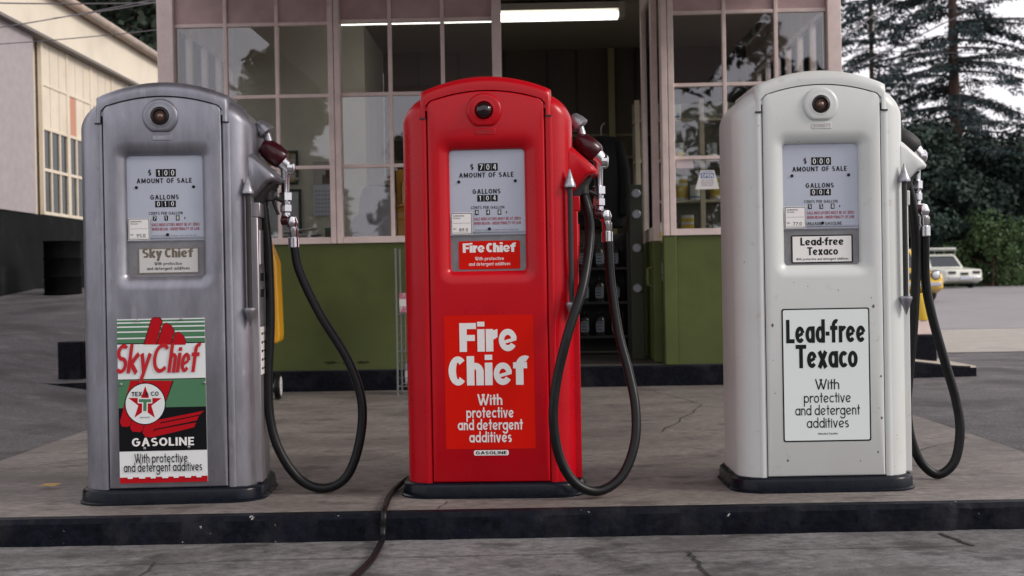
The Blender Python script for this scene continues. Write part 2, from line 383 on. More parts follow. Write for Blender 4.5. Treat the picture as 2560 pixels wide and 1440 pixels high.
    T.build('dial_lettering',[ink,redink,mat('white numeral paint',(.75,.75,.74),.5)],dial,smooth=0)
    K=MB(); sx0,sx1,sz0,sz1=-.134,-.056,.955,1.036
    yk=yd-.008
    K.quad(sx0,sx1,sz0,sz1,yk,0)
    for (a,b,c,d_) in ((sx0+.002,sx1-.002,sz1-.004,sz1-.002),(sx0+.002,sx1-.002,sz0+.002,sz0+.004),(sx0+.002,sx0+.004,sz0+.002,sz1-.002),(sx1-.004,sx1-.002,sz0+.002,sz1-.002)): K.quad(a,b,c,d_,yk-.0004,1)
    text(K,'MAXIMUM PRICE',sx0+.009,sz1-.015,yk-.0004,.0055,width=.04,align='l',m=1)
    text(K,'PER GALLON',sx0+.009,sz1-.023,yk-.0004,.005,width=.026,align='l',m=1)
    K.quad(sx0+.008,sx1-.008,sz0+.042,sz0+.0428,yk-.0004,1)
    text(K,digs[3],sx0+.046,sz0+.012,yk-.0004,.012,width=.032,m=1); text(K,'NO',sx0+.014,sz0+.018,yk-.0004,.006,m=1)
    K.quad(sx0+.008,sx1-.008,sz0+.0085,sz0+.0092,yk-.0004,1)
    K.build('price_card',[whiteplastic,ink],dial,smooth=0)
    # product label in the lower dial
    G=MB(); yl=yd-.002
    if kind=='red':
        G.loops([[(x,yl,z) for x,z in rrect(.112,.0515,.006,4,.004,.880)]],True,True,False,0)
        text(G,'Fire Chief',.004,.8895,yl-.0006,.034,wx=.285,wy=.21,xh=.76,track=.02,width=.194,m=1,sp=.12,bwf=.9)
        text(G,'With protective',.004,.861,yl-.0006,.0125,wx=.15,width=.106,m=1,track=.1); text(G,'and detergent additives',.004,.8415,yl-.0006,.0125,wx=.15,width=.152,m=1,track=.1)
        mm=[mat('orange red sign enamel',(.60,.006,.001),.4,spec=.12),whiteplastic]
    elif kind=='grey':
        G.loops([[(x,yl,z) for x,z in rrect(.109,.0465,.003,3,.008,.880)]],True,True,False,2)
        G.quad(-.097,.113,.8375,.9225,yl-.0004,0)
        text(G,'Sky Chief',.006,.8915,yl-.0008,.034,wx=.24,wy=.18,xh=.74,track=.04,bwf=.88,width=.184,m=3,sp=.16)
        text(G,'With protective',.006,.864,yl-.0008,.012,wx=.14,width=.10,m=1,track=.1); text(G,'and detergent additives',.006,.8465,yl-.0008,.012,wx=.14,width=.155,m=1,track=.1)
        mm=[mat('cream label',(.56,.55,.53),.4),ink,mat('gold label edge',(.22,.19,.15),.4,.4),mat('dull gold lettering',(.15,.125,.09),.45,.2)]
    else:
        G.loops([[(x,yl,z) for x,z in rrect(.112,.051,.005,4,.002,.880)]],True,True,False,1); G.quad(-.105,.109,.8335,.9265,yl-.0004,0)
        text(G,'Lead-free',.002,.8935,yl-.0008,.029,wx=.22,wy=.17,xh=.7,bwf=.88,track=.05,width=.158,m=1)
        text(G,'Texaco',.004,.858,yl-.0008,.029,wx=.22,wy=.17,xh=.7,bwf=.88,track=.05,width=.112,m=1)
        text(G,'With protective and detergent additives',.002,.8395,yl-.0008,.009,wx=.15,width=.19,m=1)
        mm=[whiteplastic,ink]
    G.build('product_label',mm,root,smooth=0)
    # light : flat-bottomed bezel, lens, maker plate
    Z=MB(); zc=1.401; BX=-.004
    def dsc(r,y,flat): return [(BX+r*math.cos(2*math.pi*k/40),y,zc+max(r*math.sin(2*math.pi*k/40),-flat)) for k in range(40)]
    Z.loops([dsc(.064,yp+.001,.056),dsc(.064,yp-.003,.056),dsc(.060,yp-.008,.053),dsc(.052,yp-.010,.047),dsc(.046,yp-.0095,.044),dsc(.040,yp-.011,.040),dsc(.034,yp-.012,.034),dsc(.032,yp-.010,.032),dsc(.030,yp+.004,.03)],True,False,True)
    Z.build('light_bezel',pm,root,smooth=50)
    Z=MB()
    if kind=='red': Z.lathe([(.0305,0),(.030,.010),(.026,.020),(.018,.027),(.008,.031),(0,.032)],(BX,yp-.002,zc),(0,-1,0),28); lm=[mat('dark ruby lens',(.010,.003,.004),.14,0,coat=.2)]
    else:
        Z.lathe([(.0305,0),(.0305,.010),(.026,.012),(.022,.006),(.021,.004)],(BX,yp-.002,zc),(0,-1,0),28,0)
        Z.lathe([(.0195,0),(.019,.009),(.015,.013),(.013,.010),(.010,.014),(.006,.0175),(0,.018)],(BX,yp+.002,zc),(0,-1,0),24,1)
        lm=[mat('dark lamp socket',(.02,.014,.012),.35,.3),mat('coppery lamp lens',(.20,.13,.11),.3,.6)]
    Z.build('lamp_lens',lm,root,smooth=50)
    Z=MB(); Z.loops([[(x,y_,z) for x,z in rrect(.036-i,.011-i,.004,3,0,1.3255)] for y_,i in ((yp+.001,0),(yp-.001,0),(yp-.002,.001))],True,False,True)
    text(Z,'BENNETT',0,1.3195,yp-.0024,.012,wx=.2,width=.062,m=1)
    Z.build('maker_plate',[pm,mat('worn maker letters '+kind,{'grey':(.40,.39,.43),'red':(.26,.005,.012),'white':(.42,.36,.36)}[kind],.5)],root,smooth=0)
    # base
    B=MB(); L=[]
    for ex,z in ((.029,0),(.029,.006),(.023,.010),(.021,.040),(.018,.048),(.011,.053),(-.01,.056)):
        L.append([(x,y,z) for x,y in rrect(HW+ex,HD+ex,RC+ex,8)])
    B.loops(L,True,True,False); B.build('base',blackpaint,root,smooth=40)
    # guard bar with arrow ends on the front right corner
    gx,gy=.301,-.197
    gbm=MB(); gbm.tube([(gx,gy,.70),(gx,gy,1.122)],.0095,14); gb=gbm.build('guard_bar',blackmat,root)
    for z,s_ in ((1.116,1),(.704,-1)):
        A=MB(); A.lathe([(.012,0),(.0215,.003),(.0222,.010),(.0205,.015),(.002,.068),(0,.070)],(gx,gy,z),(0,0,s_),16); A.build('arrow_tip',dullmetal,gb,smooth=45)
    # hose cowl on the right side
    W=MB(); pts=[(.300,1.283),(.316,1.270),(.392,1.199),(.404,1.181),(.400,1.170),(.372,1.163),(.322,1.112),(.300,1.098)]
    sec=[]
    for yy,ins in ((-.168,.06),(-.163,.035),(-.150,.014),(-.12,0),(.03,0),(.06,.012),(.072,.03),(.078,.05)):
        cx_,cz_=.325,1.185; sec.append([(max(.29,cx_+(x-cx_)*(1-ins*5)) if x>.3 else x,yy,cz_+(z-cz_)*(1-ins*6)) for x,z in pts])
    W.loops(sec,True,True,True); W.build('hose_cowl',pm,root,smooth=42)
    W=MB(); W.prism([(.31,1.13),(.366,1.160),(.385,1.162),(.352,1.125),(.335,1.085),(.31,1.085)],-.13,.03); W.tube([(.345,-.04,1.15),(.350,-.04,1.10)],.024,14)  # black block stands in for the shaded hollow of the cowl; tube is outlet
    W.build('hose_outlet_dark_hollow',blackmat,root,bevel=.004)
    W=MB(); W.box(.296,.337,-.150,-.035,1.035,1.09,0); W.box(.296,.328,-.155,-.03,.058,1.035,0); W.box(.325,.333,-.13,-.05,.86,.99,0)
    sp_=W.build('side_channel',pm if kind!='grey' else mat('bare brushed side metal',(.36,.34,.36),.35,.8,var=.3,vscale=6,stretch=(1,1,.2)),root,bevel=.004)
    if kind=='grey':
        W=MB(); W.box(.328,.3295,-.145,-.035,.70,.84,0); W.box(.328,.3295,-.145,-.035,.635,.69,0); W.box(.328,.330,-.152,-.033,.455,.63,1)
        for k in range(5): W.box(.3302,.3304,-.135,-.10,.60-k*.032,.609-k*.032,2); W.box(.3302,.3304,-.09,-.062,.602-k*.032,.608-k*.032,2)
        for k in range(2): W.box(.3297,.3299,-.13,-.05,.80-k*.06,.83-k*.06,2)
        W.build('data_plate',[dullmetal,whiteplastic,ink],sp_,smooth=0)
    # nozzle
    nz_=MB()
    nz_.tube([(.432,0,1.220),(.405,0,1.250),(.37,0,1.29)],[.022,.029,.024],14)
    nz_.lathe([(.014,0),(.026,.004),(.026,.024),(.018,.030)],(.418,0,1.228),(1,0,-.05),16)
    nz_.tube([(.413,0,1.235),(.411,0,1.20),(.410,0,1.135)],[.022,.0155,.0150],14)
    nz_.lathe([(.016,0),(.0235,.004),(.0235,.032),(.0175,.038),(.017,.046),(.0215,.05),(.0215,.075),(.016,.08),(.016,.10)],(.410,0,1.138),(0,0,-1),8)
    nz_.lathe([(.006,-.027),(.018,-.020),(.0255,0),(.021,.016),(.012,.024)],(.432,0,1.022),(0,0,-1),16)
    nz_.tube([(.408,0,1.05),(.412,0,1.030),(.432,0,1.022)],.017,12)
    nz_.lathe([(.014,0),(.015,.012),(.0195,.015),(.0195,.04),(.016,.046),(.0215,.05),(.0215,.085),(.019,.088)],(.438,0,1.012),(.0,0,-1),14)
    noz=nz_.build('nozzle',chrome,root,smooth=38)
    g=MB(); g.tube([(.407,0,1.252),(.399,0,1.260),(.372,0,1.282),(.345,0,1.303),(.326,0,1.315)],[.030,.039,.042,.038,.026],16)
    g.build('grip',redgrip if kind!='white' else blackmat,noz,smooth=50)
    g=MB(); g.lathe([(.010,0),(.018,.004),(.018,.026),(.010,.030)],(.392,-.012,1.028),(1,0,0),12); g.build('swivel_collar',redgrip,noz,smooth=50)
    g=MB(); g.lathe([(.010,0),(.020,.006),(.030,.030),(.034,.052),(.028,.058),(.010,.060)],(.312,0,1.405),(.62,0,-.78),16); g.tube([(.342,0,1.365),(.352,0,1.325)],[.014,.016],12)
    g.build('spout_collar',dullmetal if kind!='white' else blackmat,noz,smooth=45)
    g=MB(); lv=crom([(.395,-.012,1.19),(.365,-.02,1.13),(.37,-.02,1.09),(.385,-.02,1.05)],5); g.tube(lv,.006,8); g.tube([(.407,-.012,1.10),(.372,-.02,1.115)],.008,8)
    g.build('lever',blackmat,noz)
    # hose
    h=MB(); pp=crom(hose_pts,9); h.tube(pp,.0175,16); h.build('hose',rubber,root,smooth=60)
    return dial,yp
def sign_white(root,yp):
    y=yp-.0012; s=MB(); x0,x1,z0,z1=-.157,.161,.182,.665; cx=(x0+x1)/2
    s.loops([[(x,y,z) for x,z in rrect((x1-x0)/2,(z1-z0)/2,.008,4,cx,(z0+z1)/2)]],True,True,False,1)
    s.loops([[(x,y-.0004,z) for x,z in rrect((x1-x0)/2-.005,(z1-z0)/2-.005,.006,4,cx,(z0+z1)/2)]],True,True,False,0)
    sg=s.build('front_decal',[mat('greenish white decal',(.70,.76,.74),.35),ink],root,smooth=0)
    t=MB(); y2=y-.001
    text(t,'Lead-free',cx,.540,y2,.085,wx=.225,wy=.175,xh=.71,track=.045,width=.287,bwf=.84)
    text(t,'Texaco',cx+.002,.449,y2,.085,wx=.225,wy=.175,xh=.71,track=.035,width=.224,bwf=.84)
    text(t,'With',cx+.002,.371,y2,.038,wx=.125,width=.088,track=.06)
    text(t,'protective',cx+.002,.323,y2,.038,wx=.125,width=.170,track=.10)
    text(t,'and detergent',cx+.002,.278,y2,.038,wx=.125,width=.234,track=.10,sp=.22)
    text(t,'additives',cx+.002,.232,y2,.038,wx=.125,width=.152,track=.10)
    text(t,'Unleaded Gasoline',cx+.002,.2075,y2,.0075,wx=.15,width=.072)
    t.build('lettering',ink,sg,smooth=0)
def sign_red(root,yp):
    y=yp-.0012; s=MB(); s.quad(-.164,.161,.177,.662,y,0)
    sg=s.build('front_decal',mat('orange red sign enamel',(.60,.006,.001),.4,spec=.12),root,smooth=0)
    t=MB(); y2=y-.0008; cx=-.002
    text(t,'Fire',cx-.002,.530,y2,.104,wx=.285,wy=.21,xh=.78,track=.045,width=.208,bwf=.90)
    text(t,'Chief',cx-.004,.408,y2,.106,wx=.285,wy=.21,xh=.77,track=.045,width=.288,bwf=.90)
    text(t,'With',cx,.336,y2,.040,wx=.17,width=.091,track=.05)
    text(t,'protective',cx,.290,y2,.040,wx=.17,width=.172,track=.09)
    text(t,'and detergent',cx,.246,y2,.040,wx=.17,width=.236,track=.08,sp=.2)
    text(t,'additives',cx,.201,y2,.040,wx=.17,width=.154,track=.09)
    t.build('lettering',mat('white sign letters',(.74,.72,.70),.45),sg,smooth=0)
    t=MB(); t.loops([[(x,y,z) for x,z in rrect(.063,.0095,.006,4,0,.163)]],True,True,False,0); text(t,'GASOLINE',0,.1575,y-.0006,.0115,width=.112,wx=.2,m=1)
    t.build('small_label',[whiteplastic,ink],root,smooth=0)
def sign_grey(root,yp):
    W,H=.3135,.593; X0,Z1=-.173,.6705; y=yp-.004
    def q(x,yy): return (X0+W*(x-292-40*(yy-165)/1040)/561, Z1-H*((yy+.0265*(x-292))-165)/1040)
    def q2(x,yy): return (X0+W*(x-292)/561,Z1-H*(yy-165)/1040)   # upright sign axes
    s=MB(); s.box(X0,X0+W,y,y+.003,Z1-H,Z1,0)
    lay=[0]
    def P(pts,m,f=q):
        lay[0]+=1; s.poly([f(*p) for p in pts],y-.0002-.00006*lay[0],m)
    def band(a,b,m): P([(292,a),(853,a),(853,b),(292,b)],m,q2)
    # 0 white 1 green 2 black 3 red
    for a,b in ((172,184),(193,210),(219,242),(251,282),(291,320)): band(a,b,1)
    band(318,324,2); band(546,551,2); band(551,728,1); band(728,1003,2); band(1168,1205,3)
    F_=[[(470,322),(512,167),(526,152),(563,152),(582,174),(545,322)],[(552,322),(590,197),(612,184),(640,202),(660,236),(637,322)],[(645,322),(668,250),(690,240),(722,266),(735,300),(730,322)]]
    for f in F_:
        cx=sum(p[0] for p in f)/len(f); cy=sum(p[1] for p in f)/len(f)
        P([(cx+(p[0]-cx)*1.09,min(322,cy+(p[1]-cy)*1.05)) for p in f],2); P(f,3)
    G_=[[(386,551),(455,551),(392,835),(372,845),(338,843),(325,815)],[(455,551),(560,551),(475,860),(455,878),(405,874),(390,850),(394,830)],[(560,551),(655,551),(610,690),(560,830),(520,905),(485,905),(470,880),(478,850)]]
    for f in G_:
        cx=sum(p[0] for p in f)/len(f); cy=sum(p[1] for p in f)/len(f)
        P([(cx+(p[0]-cx)*1.07,max(551,cy+(p[1]-cy)*1.03)) for p in f],2); P(f,3)
    P([(485,905),(520,912),(660,880),(800,845),(812,815),(690,838),(560,862)],3); P([(545,858),(815,802),(830,772),(560,828)],3); P([(560,820),(835,764),(862,740),(590,795)],3)
    P([(500,880),(560,850),(600,795),(540,800)],3)
    def circ(r,n=44): return [(484+r*math.cos(2*math.pi*k/n),698+r*1.02*math.sin(2*math.pi*k/n)) for k in range(n)]
    P(circ(131),2); P(circ(125),0)
    star=[]
    for k in range(10):
        r=(112,44)[k%2]; a=R(-90+36*k); star.append((482+r*math.cos(a),696+r*math.sin(a)))
    for k in range(5): P([(482,696),star[(2*k-1)%10],star[2*k],star[2*k+1]],3)
    for a,m in ((7,0),(0,1)):
        P([(443-a,668-a),(522+a,668-a),(522+a,688+a),(443-a,688+a)],m); P([(472-a,688),(493+a,688),(493+a,744+a),(472-a,744+a)],m)
    sg=s.build('enamel_sign',[mat('sign white enamel',(.70,.72,.72),.25,spec=.15),mat('sign green enamel',(.075,.19,.10),.25,spec=.15),mat('sign black enamel',(.007,.007,.009),.25,spec=.15),mat('sign red enamel',(.42,.006,.012),.25,spec=.15)],root,smooth=0)
    t=MB(); y2=y-.0032
    c=q2(573,515); text(t,'Sky Chief',c[0]-.020,c[1]+.004,y2,.106,wx=.18,wy=.13,xh=.67,track=.03,width=.298,shear=.24,m=0,sp=.03,bwf=.74)
    cx=X0+W/2
    text(t,'GASOLINE',cx,Z1-H*(972-165)/1040,y2,.030,wx=.2,width=.222,m=2,track=.12)
    text(t,'With protective',cx-.008,Z1-H*(1078-165)/1040,y2,.034,wx=.135,width=.190,m=1,sp=.2)
    text(t,'and detergent additives',cx-.002,Z1-H*(1134-165)/1040,y2,.034,wx=.135,width=.280,m=1,sp=.18)
    c=q(484,648); text(t,'TEX',c[0]-.030,c[1],y2-.0005,.0155,wx=.19,width=.038,m=1); text(t,'CO',c[0]+.034,c[1],y2-.0005,.0155,wx=.19,width=.028,m=1); text(t,'A',c[0]+.006,c[1],y2-.0005,.0155,wx=.19,m=1)
    c=q(484,787); text(t,'REG US PAT OFF',c[0],c[1],y2-.0005,.004,width=.034,wx=.2,m=1)
    zz=Z1-H*(1166-165)/1040
    for k in range(7): t.box(X0+.028+k*.041,X0+.046+k*.041+(.004 if k%2 else 0),y2-.0001,y2,zz-.006,zz+.001,3)
    t.build('lettering',[mat('sign red letters',(.46,.008,.014),.3),ink,whiteplastic,mat('sign white enamel',(.70,.72,.72),.25,spec=.15)],sg,smooth=0)
    for x,yy in ((313,577),(848,577),(425,175),(705,170),(455,985),(738,983)):
        c=q2(x,yy); b=MB(); b.lathe([(.005,0),(.005,.002),(.003,.0035)],(c[0],y2,c[1]),(0,-1,0),10); b.build('bolt',dullmetal,sg)

HOSE=dict(
g=[(0.338,-.045,1.17),(0.330,-.045,1.125),(0.336,-.045,1.047),(0.348,-.045,.894),(0.352,-.055,.653),(0.342,-.07,.429),(.349,-.08,.279),(.384,-.09,.16),(.456,-.09,.055),(.547,-.09,.020),(.631,-.08,.064),(.68,-.07,.195),(.688,-.06,.345),(.639,-.05,.496),(.535,-.03,.671),(.460,-.01,.832),(.441,0,.925)],
r=[(.340,-.04,1.16),(.346,-.04,1.117),(.367,-.05,1.036),(.37,-.12,.929),(.34,-.22,.754),(.287,-.275,.598),(.243,-.29,.429),(.228,-.30,.288),(.249,-.30,.153),(.304,-.29,.060),(.386,-.26,.028),(.47,-.22,.075),(.519,-.18,.184),(.527,-.14,.31),(.506,-.1,.44),(.472,-.06,.586),(.448,-.02,.78),(.441,0,.93)],
w=[(.352,-.04,1.16),(.366,-.04,1.112),(.386,-.03,1.017),(.404,0,.85),(.392,0,.608),(.368,0,.381),(.361,0,.274),(.372,0,.168),(.41,0,.069),(.474,0,.020),(.537,0,.067),(.564,.01,.178),(.554,.02,.299),(.512,.02,.453),(.468,.02,.621),(.445,.02,.759),(.440,.005,.925)])
greym=mat('bare grey pump metal',(.275,.275,.31),.37,.7,var=.20,vscale=14,bump=.14,bscale=80,stretch=(1,1,.28),dirt=[((.15,.145,.16),5,.5,.72,.4),((.46,.45,.46),22,.60,.72,.45),((.07,.065,.07),45,.66,.72,.5)])
redm=mat('gloss red pump paint',(.46,.0012,.008),.28,0,var=.07,vscale=4,coat=.08,spec=.26,bump=.16,bscale=6,dirt=[((.34,.001,.008),4,.52,.72,.5),((.12,.01,.012),26,.70,.73,.5)])
whitem=mat('aged white pump paint',(.575,.595,.578),.34,0,var=.03,vscale=3,coat=.15,bump=.16,bscale=6,dirt=[((.47,.45,.43),3,.5,.72,.4),((.30,.24,.19),16,.64,.74,.35),((.09,.08,.08),28,.705,.715,.85)])
gp=tag(empty('fuel_pump',(-1.265,4.71,0),R(2.5)),'bare grey metal fuel pump with a green, red and white enamel sign on its front','fuel pump','fuel pumps on the island')
_,yp=pump_parts(gp,greym,greym,'grey',HOSE['g']); sign_grey(gp,yp)
rp=tag(empty('fuel_pump',(-.075,4.71,0),R(-2.8)),'glossy red fuel pump with bold white lettering on an orange red panel','fuel pump','fuel pumps on the island')
_,yp=pump_parts(rp,redm,redm,'red',HOSE['r']); sign_red(rp,yp)
def chips(root,yp,pts,m_):
    rr=random.Random(9)
    for x,z,r in pts:
        c=MB(); n=9; c.poly([(x+r*rr.uniform(.45,1)*math.cos(2*math.pi*k/n),z+r*1.5*rr.uniform(.45,1)*math.sin(2*math.pi*k/n)) for k in range(n)],yp-.0006,0); c.build('paint_chip',m_,root,smooth=0,recalc=False)
wp=tag(empty('fuel_pump',(1.13,4.71,0),0),'white fuel pump with a black bordered decal and chipped paint','fuel pump','fuel pumps on the island')
_,yp=pump_parts(wp,whitem,whitem,'white',HOSE['w']); sign_white(wp,yp); chips(wp,yp,[(.176,.668,.007),(-.190,.606,.006),(.20,.415,.0045),(.20,.265,.005),(.19,.30,.002),(-.143,.115,.005),(.17,.70,.0025),(-.19,.48,.002),(-.185,.36,.0025),(.185,.14,.0035),(-.06,.745,.002),(.05,.73,.0025),(-.11,.76,.002),(.12,.11,.0025)],mat('bare chip steel',(.09,.075,.07),.6))

# ------------------------------------------------------------------ ground
def smooth(a,b,x):
    t=min(1,max(0,(x-a)/(b-a))); return t*t*(3-2*t)
def gh(x,y):
    z=-.09+.065*smooth(4.0,6.2,y)
    z+=.80*min(1,max(0,(y-6)/11))*smooth(-2.5,-4.5,x)
    z+=.07*smooth(12,50,y)*smooth(0,4,x)
    return z
concrete_d=[((.10,.085,.07),1.6,.5,.68,.65),((.05,.048,.045),3.2,.6,.74,.6),((.34,.33,.33),11,.66,.76,.4)]
pav=mat('forecourt concrete',(.160,.152,.156),.75,0,var=.42,vscale=40,bump=.6,bscale=150,stretch=(.75,1,1),spec=.2,dirt=[((.06,.054,.05),2.8,.42,.64,.65),((.025,.024,.024),7,.53,.66,.65),((.24,.23,.23),9,.60,.70,.5),((.03,.03,.03),60,.64,.70,.6),((.36,.34,.33),95,.66,.70,.6)])
padm=mat('stained island concrete',(.188,.167,.154),.65,0,var=.40,vscale=34,bump=.5,bscale=130,stretch=(.6,1,1),spec=.25,dirt=[((.066,.056,.05),2.2,.42,.64,.55),((.03,.028,.027),6.5,.54,.67,.6),((.24,.22,.205),10,.60,.72,.5),((.035,.03,.03),70,.64,.70,.6),((.36,.34,.32),100,.66,.70,.6)])
asph=mat('worn asphalt',(.105,.098,.102),.85,0,var=.6,vscale=70,bump=.9,bscale=90,spec=.2,dirt=[((.045,.042,.042),1.4,.46,.6,.7),((.19,.17,.165),3.0,.55,.68,.6),((.25,.24,.24),80,.62,.68,.5)])
xs=sorted(set([-300,-120,-60,-30,-20,-14]+[-10+.5*i for i in range(41)]+[14,20,30,60,120,300])); ys=sorted(set([-200,-80,-40,-20,-10,-5,0,2,3,4]+[4.2+.2*i for i in range(11)]+[6.5+.5*i for i in range(24)]+[20,24,30,40,55,80,120,200,400]))
g=MB(); nx=len(xs); V_=[(x,y,gh(x,y)-(.012 if y<4.25 else 0)) for y in ys for x in xs]
g.add(V_,[(j*nx+i,j*nx+i+1,(j+1)*nx+i+1,(j+1)*nx+i) for j in range(len(ys)-1) for i in range(nx-1)])
tag(g.build('ground',asph),'worn dark asphalt ground around the station','ground',kind='structure')
g=MB(); g.box(-12,12,-8,4.222,-.16,-.09); tag(g.build('forecourt_pavement',pav,smooth=0),'grey concrete forecourt in front of the black kerb','pavement',kind='structure')
g=MB(); g.box(-2.364,2.215,4.262,9.08,-.14,0); tag(g.build('pump_island',padm,bevel=.006,smooth=0),'stained brown grey concrete slab under the pumps','island',kind='structure')
kerbm=mat('chipped black kerb paint',(.0055,.0065,.011),.5,0,var=.6,vscale=40,bump=.7,bscale=45,spec=.07,dirt=[((.03,.03,.034),6,.5,.7,.6),((.40,.38,.36),15,.70,.71,.9),((.40,.38,.36),42,.705,.715,.85)])
g=MB(); L=[]
rk=random.Random(5); jj=0
for i in range(261):
    x=-2.39+4.63*i/260; jj=.75*jj+rk.uniform(-.0022,.0022)-(.010 if rk.random()<.035 else 0); j=-jj*.8+.003*math.sin(i*.4); L.append([(x,4.21+j,-.13),(x,4.212+j*.8,-.014-max(0,j)*.5),(x,4.222+j,.0022-max(0,j)*.35),(x,4.2640,.003),(x,4.2640,-.13)])
g.loops(L,True,True,True); tag(g.build('kerb',kerbm,smooth=30),'black painted kerb with white chips along the front of the pump island','kerb',kind='structure')
# joints and cracks in the forecourt
crackm=mat('dark crack filler',(.02,.02,.02),.8)
g=MB()
def crack(pts,w_,z):
    for (a,b) in zip(pts,pts[1:]):
        dx,dy=b[0]-a[0],b[1]-a[1]; l=math.hypot(dx,dy); nx_,ny_=-dy/l*w_/2,dx/l*w_/2; ex,ey=dx/l*.002,dy/l*.002
        g.add([(a[0]+nx_-ex,a[1]+ny_-ey,z),(a[0]-nx_-ex,a[1]-ny_-ey,z),(b[0]-nx_+ex,b[1]-ny_+ey,z),(b[0]+nx_+ex,b[1]+ny_+ey,z)],[(0,1,2,3)])
crack([(-.9,3.94),(.15,3.952),(.9,3.957),(1.46,3.965)],.004,-.087)
crack([(1.42,4.16),(1.428,4.10),(1.445,4.05),(1.44,4.03),(1.462,3.965)],.014,-.0865)
crack([(.545,3.945),(.55,3.915),(.54,3.90),(.556,3.87),(.546,3.84),(.56,3.80),(.55,3.74),(.565,3.6)],.009,-.086)
rr=random.Random(4)
def hair(x0,y0,x1,y1,w_,z,n=9,j=.02):
    pts=[(x0+(x1-x0)*k/n+rr.uniform(-j,j)*(0<k<n),y0+(y1-y0)*k/n+rr.uniform(-j,j)*(0<k<n)) for k in range(n+1)]; crack(pts,w_,z)
hair(-.27,4.27,-.245,4.42,.004,.003,5,.006)
hair(.75,6.3,1.15,7.6,.006,.003); hair(1.15,7.6,.9,8.9,.005,.003); hair(-.9,5.6,.15,5.9,.004,.003,14); hair(-2.3,5.2,-1.5,6.4,.005,.003); hair(1.5,5.1,2.15,5.9,.004,.003); hair(-.7,6.9,.5,7.1,.004,.003,14)
hair(-1.7,3.86,-.9,3.94,.004,-.087,8,.008); hair(-1.15,3.94,-1.12,3.5,.006,-.086,7,.012)
tag(g.build('pavement_cracks',crackm,smooth=0,recalc=False),'dark joint and cracks in the forecourt concrete','crack',kind='structure')
# street, verge strips
g=MB(); rx=[2.6,5,8,12,18,26,40,60]
def strip(mb,x0,x1,y0,y1,nx_,ny_,dz,wob=0):
    v=[];
    for j in range(ny_+1):
        for i in range(nx_+1):
            x=x0+(x1-x0)*i/nx_; yy=y0+(y1-y0)*j/ny_+wob*(x-x0); v.append((x,yy,gh(x,yy)+dz))
    mb.add(v,[(j*(nx_+1)+i,j*(nx_+1)+i+1,(j+1)*(nx_+1)+i+1,(j+1)*(nx_+1)+i) for j in range(ny_) for i in range(nx_)])
strip(g,3.0,60,12.4,17.4,30,6,.006,-.02); tag(g.build('driveway',mat('tan driveway concrete',(.29,.265,.235),.8,0,var=.16,vscale=3,bump=.3,dirt=[((.2,.18,.16),1.1,.55,.7,.5)])),'tan concrete driveway apron beside the street','driveway',kind='structure')
g=MB(); strip(g,3.0,90,17.3,75,40,40,.009,-.02); tag(g.build('street',mat('street asphalt',(.21,.198,.205),.8,0,var=.12,vscale=2.2,bump=.3,stretch=(.4,1,1),dirt=[((.14,.12,.13),.35,.5,.66,.5),((.33,.30,.31),.8,.58,.74,.4)])),'pinkish grey street behind the station','road',kind='structure')

# ------------------------------------------------------------------ station building
BY=9.05; BROT=R(-1.0)
def Bp(x,y,z): c,s_=math.cos(BROT),math.sin(BROT); return (x*c-y*s_,BY+x*s_+y*c,z)
pink=mat('weathered pink trim paint',(.72,.59,.555),.62,0,var=.12,vscale=7,bump=.12,dirt=[((.28,.2,.19),5,.62,.76,.4),((.06,.04,.04),34,.715,.725,.9)])
green=mat('olive green wall paint',(.098,.120,.038),.55,0,var=.14,vscale=4,bump=.1,bscale=30,spec=.2,dirt=[((.050,.062,.022),2,.48,.68,.6),((.30,.30,.26),60,.775,.785,.8)])
inwall=mat('tan interior plaster',(.60,.55,.47),.8,0,var=.10,vscale=3)
darkwall=mat('dark brown interior panelling',(.055,.036,.022),.6,0,var=.25,vscale=4,stretch=(1,1,.2))
creamtrim=mat('cream interior trim',(.42,.36,.27),.6,0,var=.1,vscale=6)
winglass=glass_mat('window glass')
st=tag(empty('station_building',(0,BY,0),BROT),'small gas station office with pink window frames and olive green walls','building')
b=MB(); b.box(-2.60,2.44,-.07,4.6,-.05,.146); b.build('plinth',kerbm,st,bevel=.008)
b=MB(); b.box(-2.55,-.115,0,.12,.147,1.072); b.build('wall',green,st,bevel=.004)
b=MB(); b.box(1.20,2.40,0,.12,.147,1.085); b.build('wall',green,st,bevel=.004)
rr=random.Random(2)
for x,z,wd in ((-1.33,.205,.07),(-1.22,.20,.05),(-1.10,.203,.06),(-.40,.20,.06),(-2.05,.2,.07),(-.72,.62,.03)):
    b=MB(); b.poly([(x+wd*rr.uniform(.5,1)*math.cos(k*.628),z+.014*rr.uniform(.3,1)*math.sin(k*.628)) for k in range(10)],-.0008); b.build('scuff_mark',mat('dark scuff',(.028,.034,.014),.7,spec=.1),st,smooth=0,recalc=False)
def window(x0,x1,zs,xsm,sill):
    f=MB(); y0,y1=.012,.055
    f.box(x0,x1,-.02,.09,sill,sill+.048)
    for z in zs: f.box(x0,x1,y0,y1,z-.013,z+.013)
    for x in xsm: f.box(x-.0135,x+.0135,y0-.003,y1+.003,sill+.048,3.05)
    fr=f.build('window',pink,st,bevel=.003); gl=MB(); gl.box(x0+.001,x1-.001,.030,.034,sill+.049,max(zs)); gl.build('glass',winglass,fr,smooth=0)
    p=MB(); p.box(x0+.001,x1-.001,.026,.036,max(zs)+.0135,3.05); p.build('top_panel',mat('pink painted board',(.52,.37,.365),.6,0,var=.15,vscale=5,dirt=[((.30,.17,.16),1.4,.45,.7,.5)]),fr,smooth=0)
window(-2.437,-1.312,(2.157,2.685,1.635),(-2.066,-1.69),1.0725)
window(-1.225,-.115,(2.160,2.695,1.637),(-.862,-.477),1.0725)
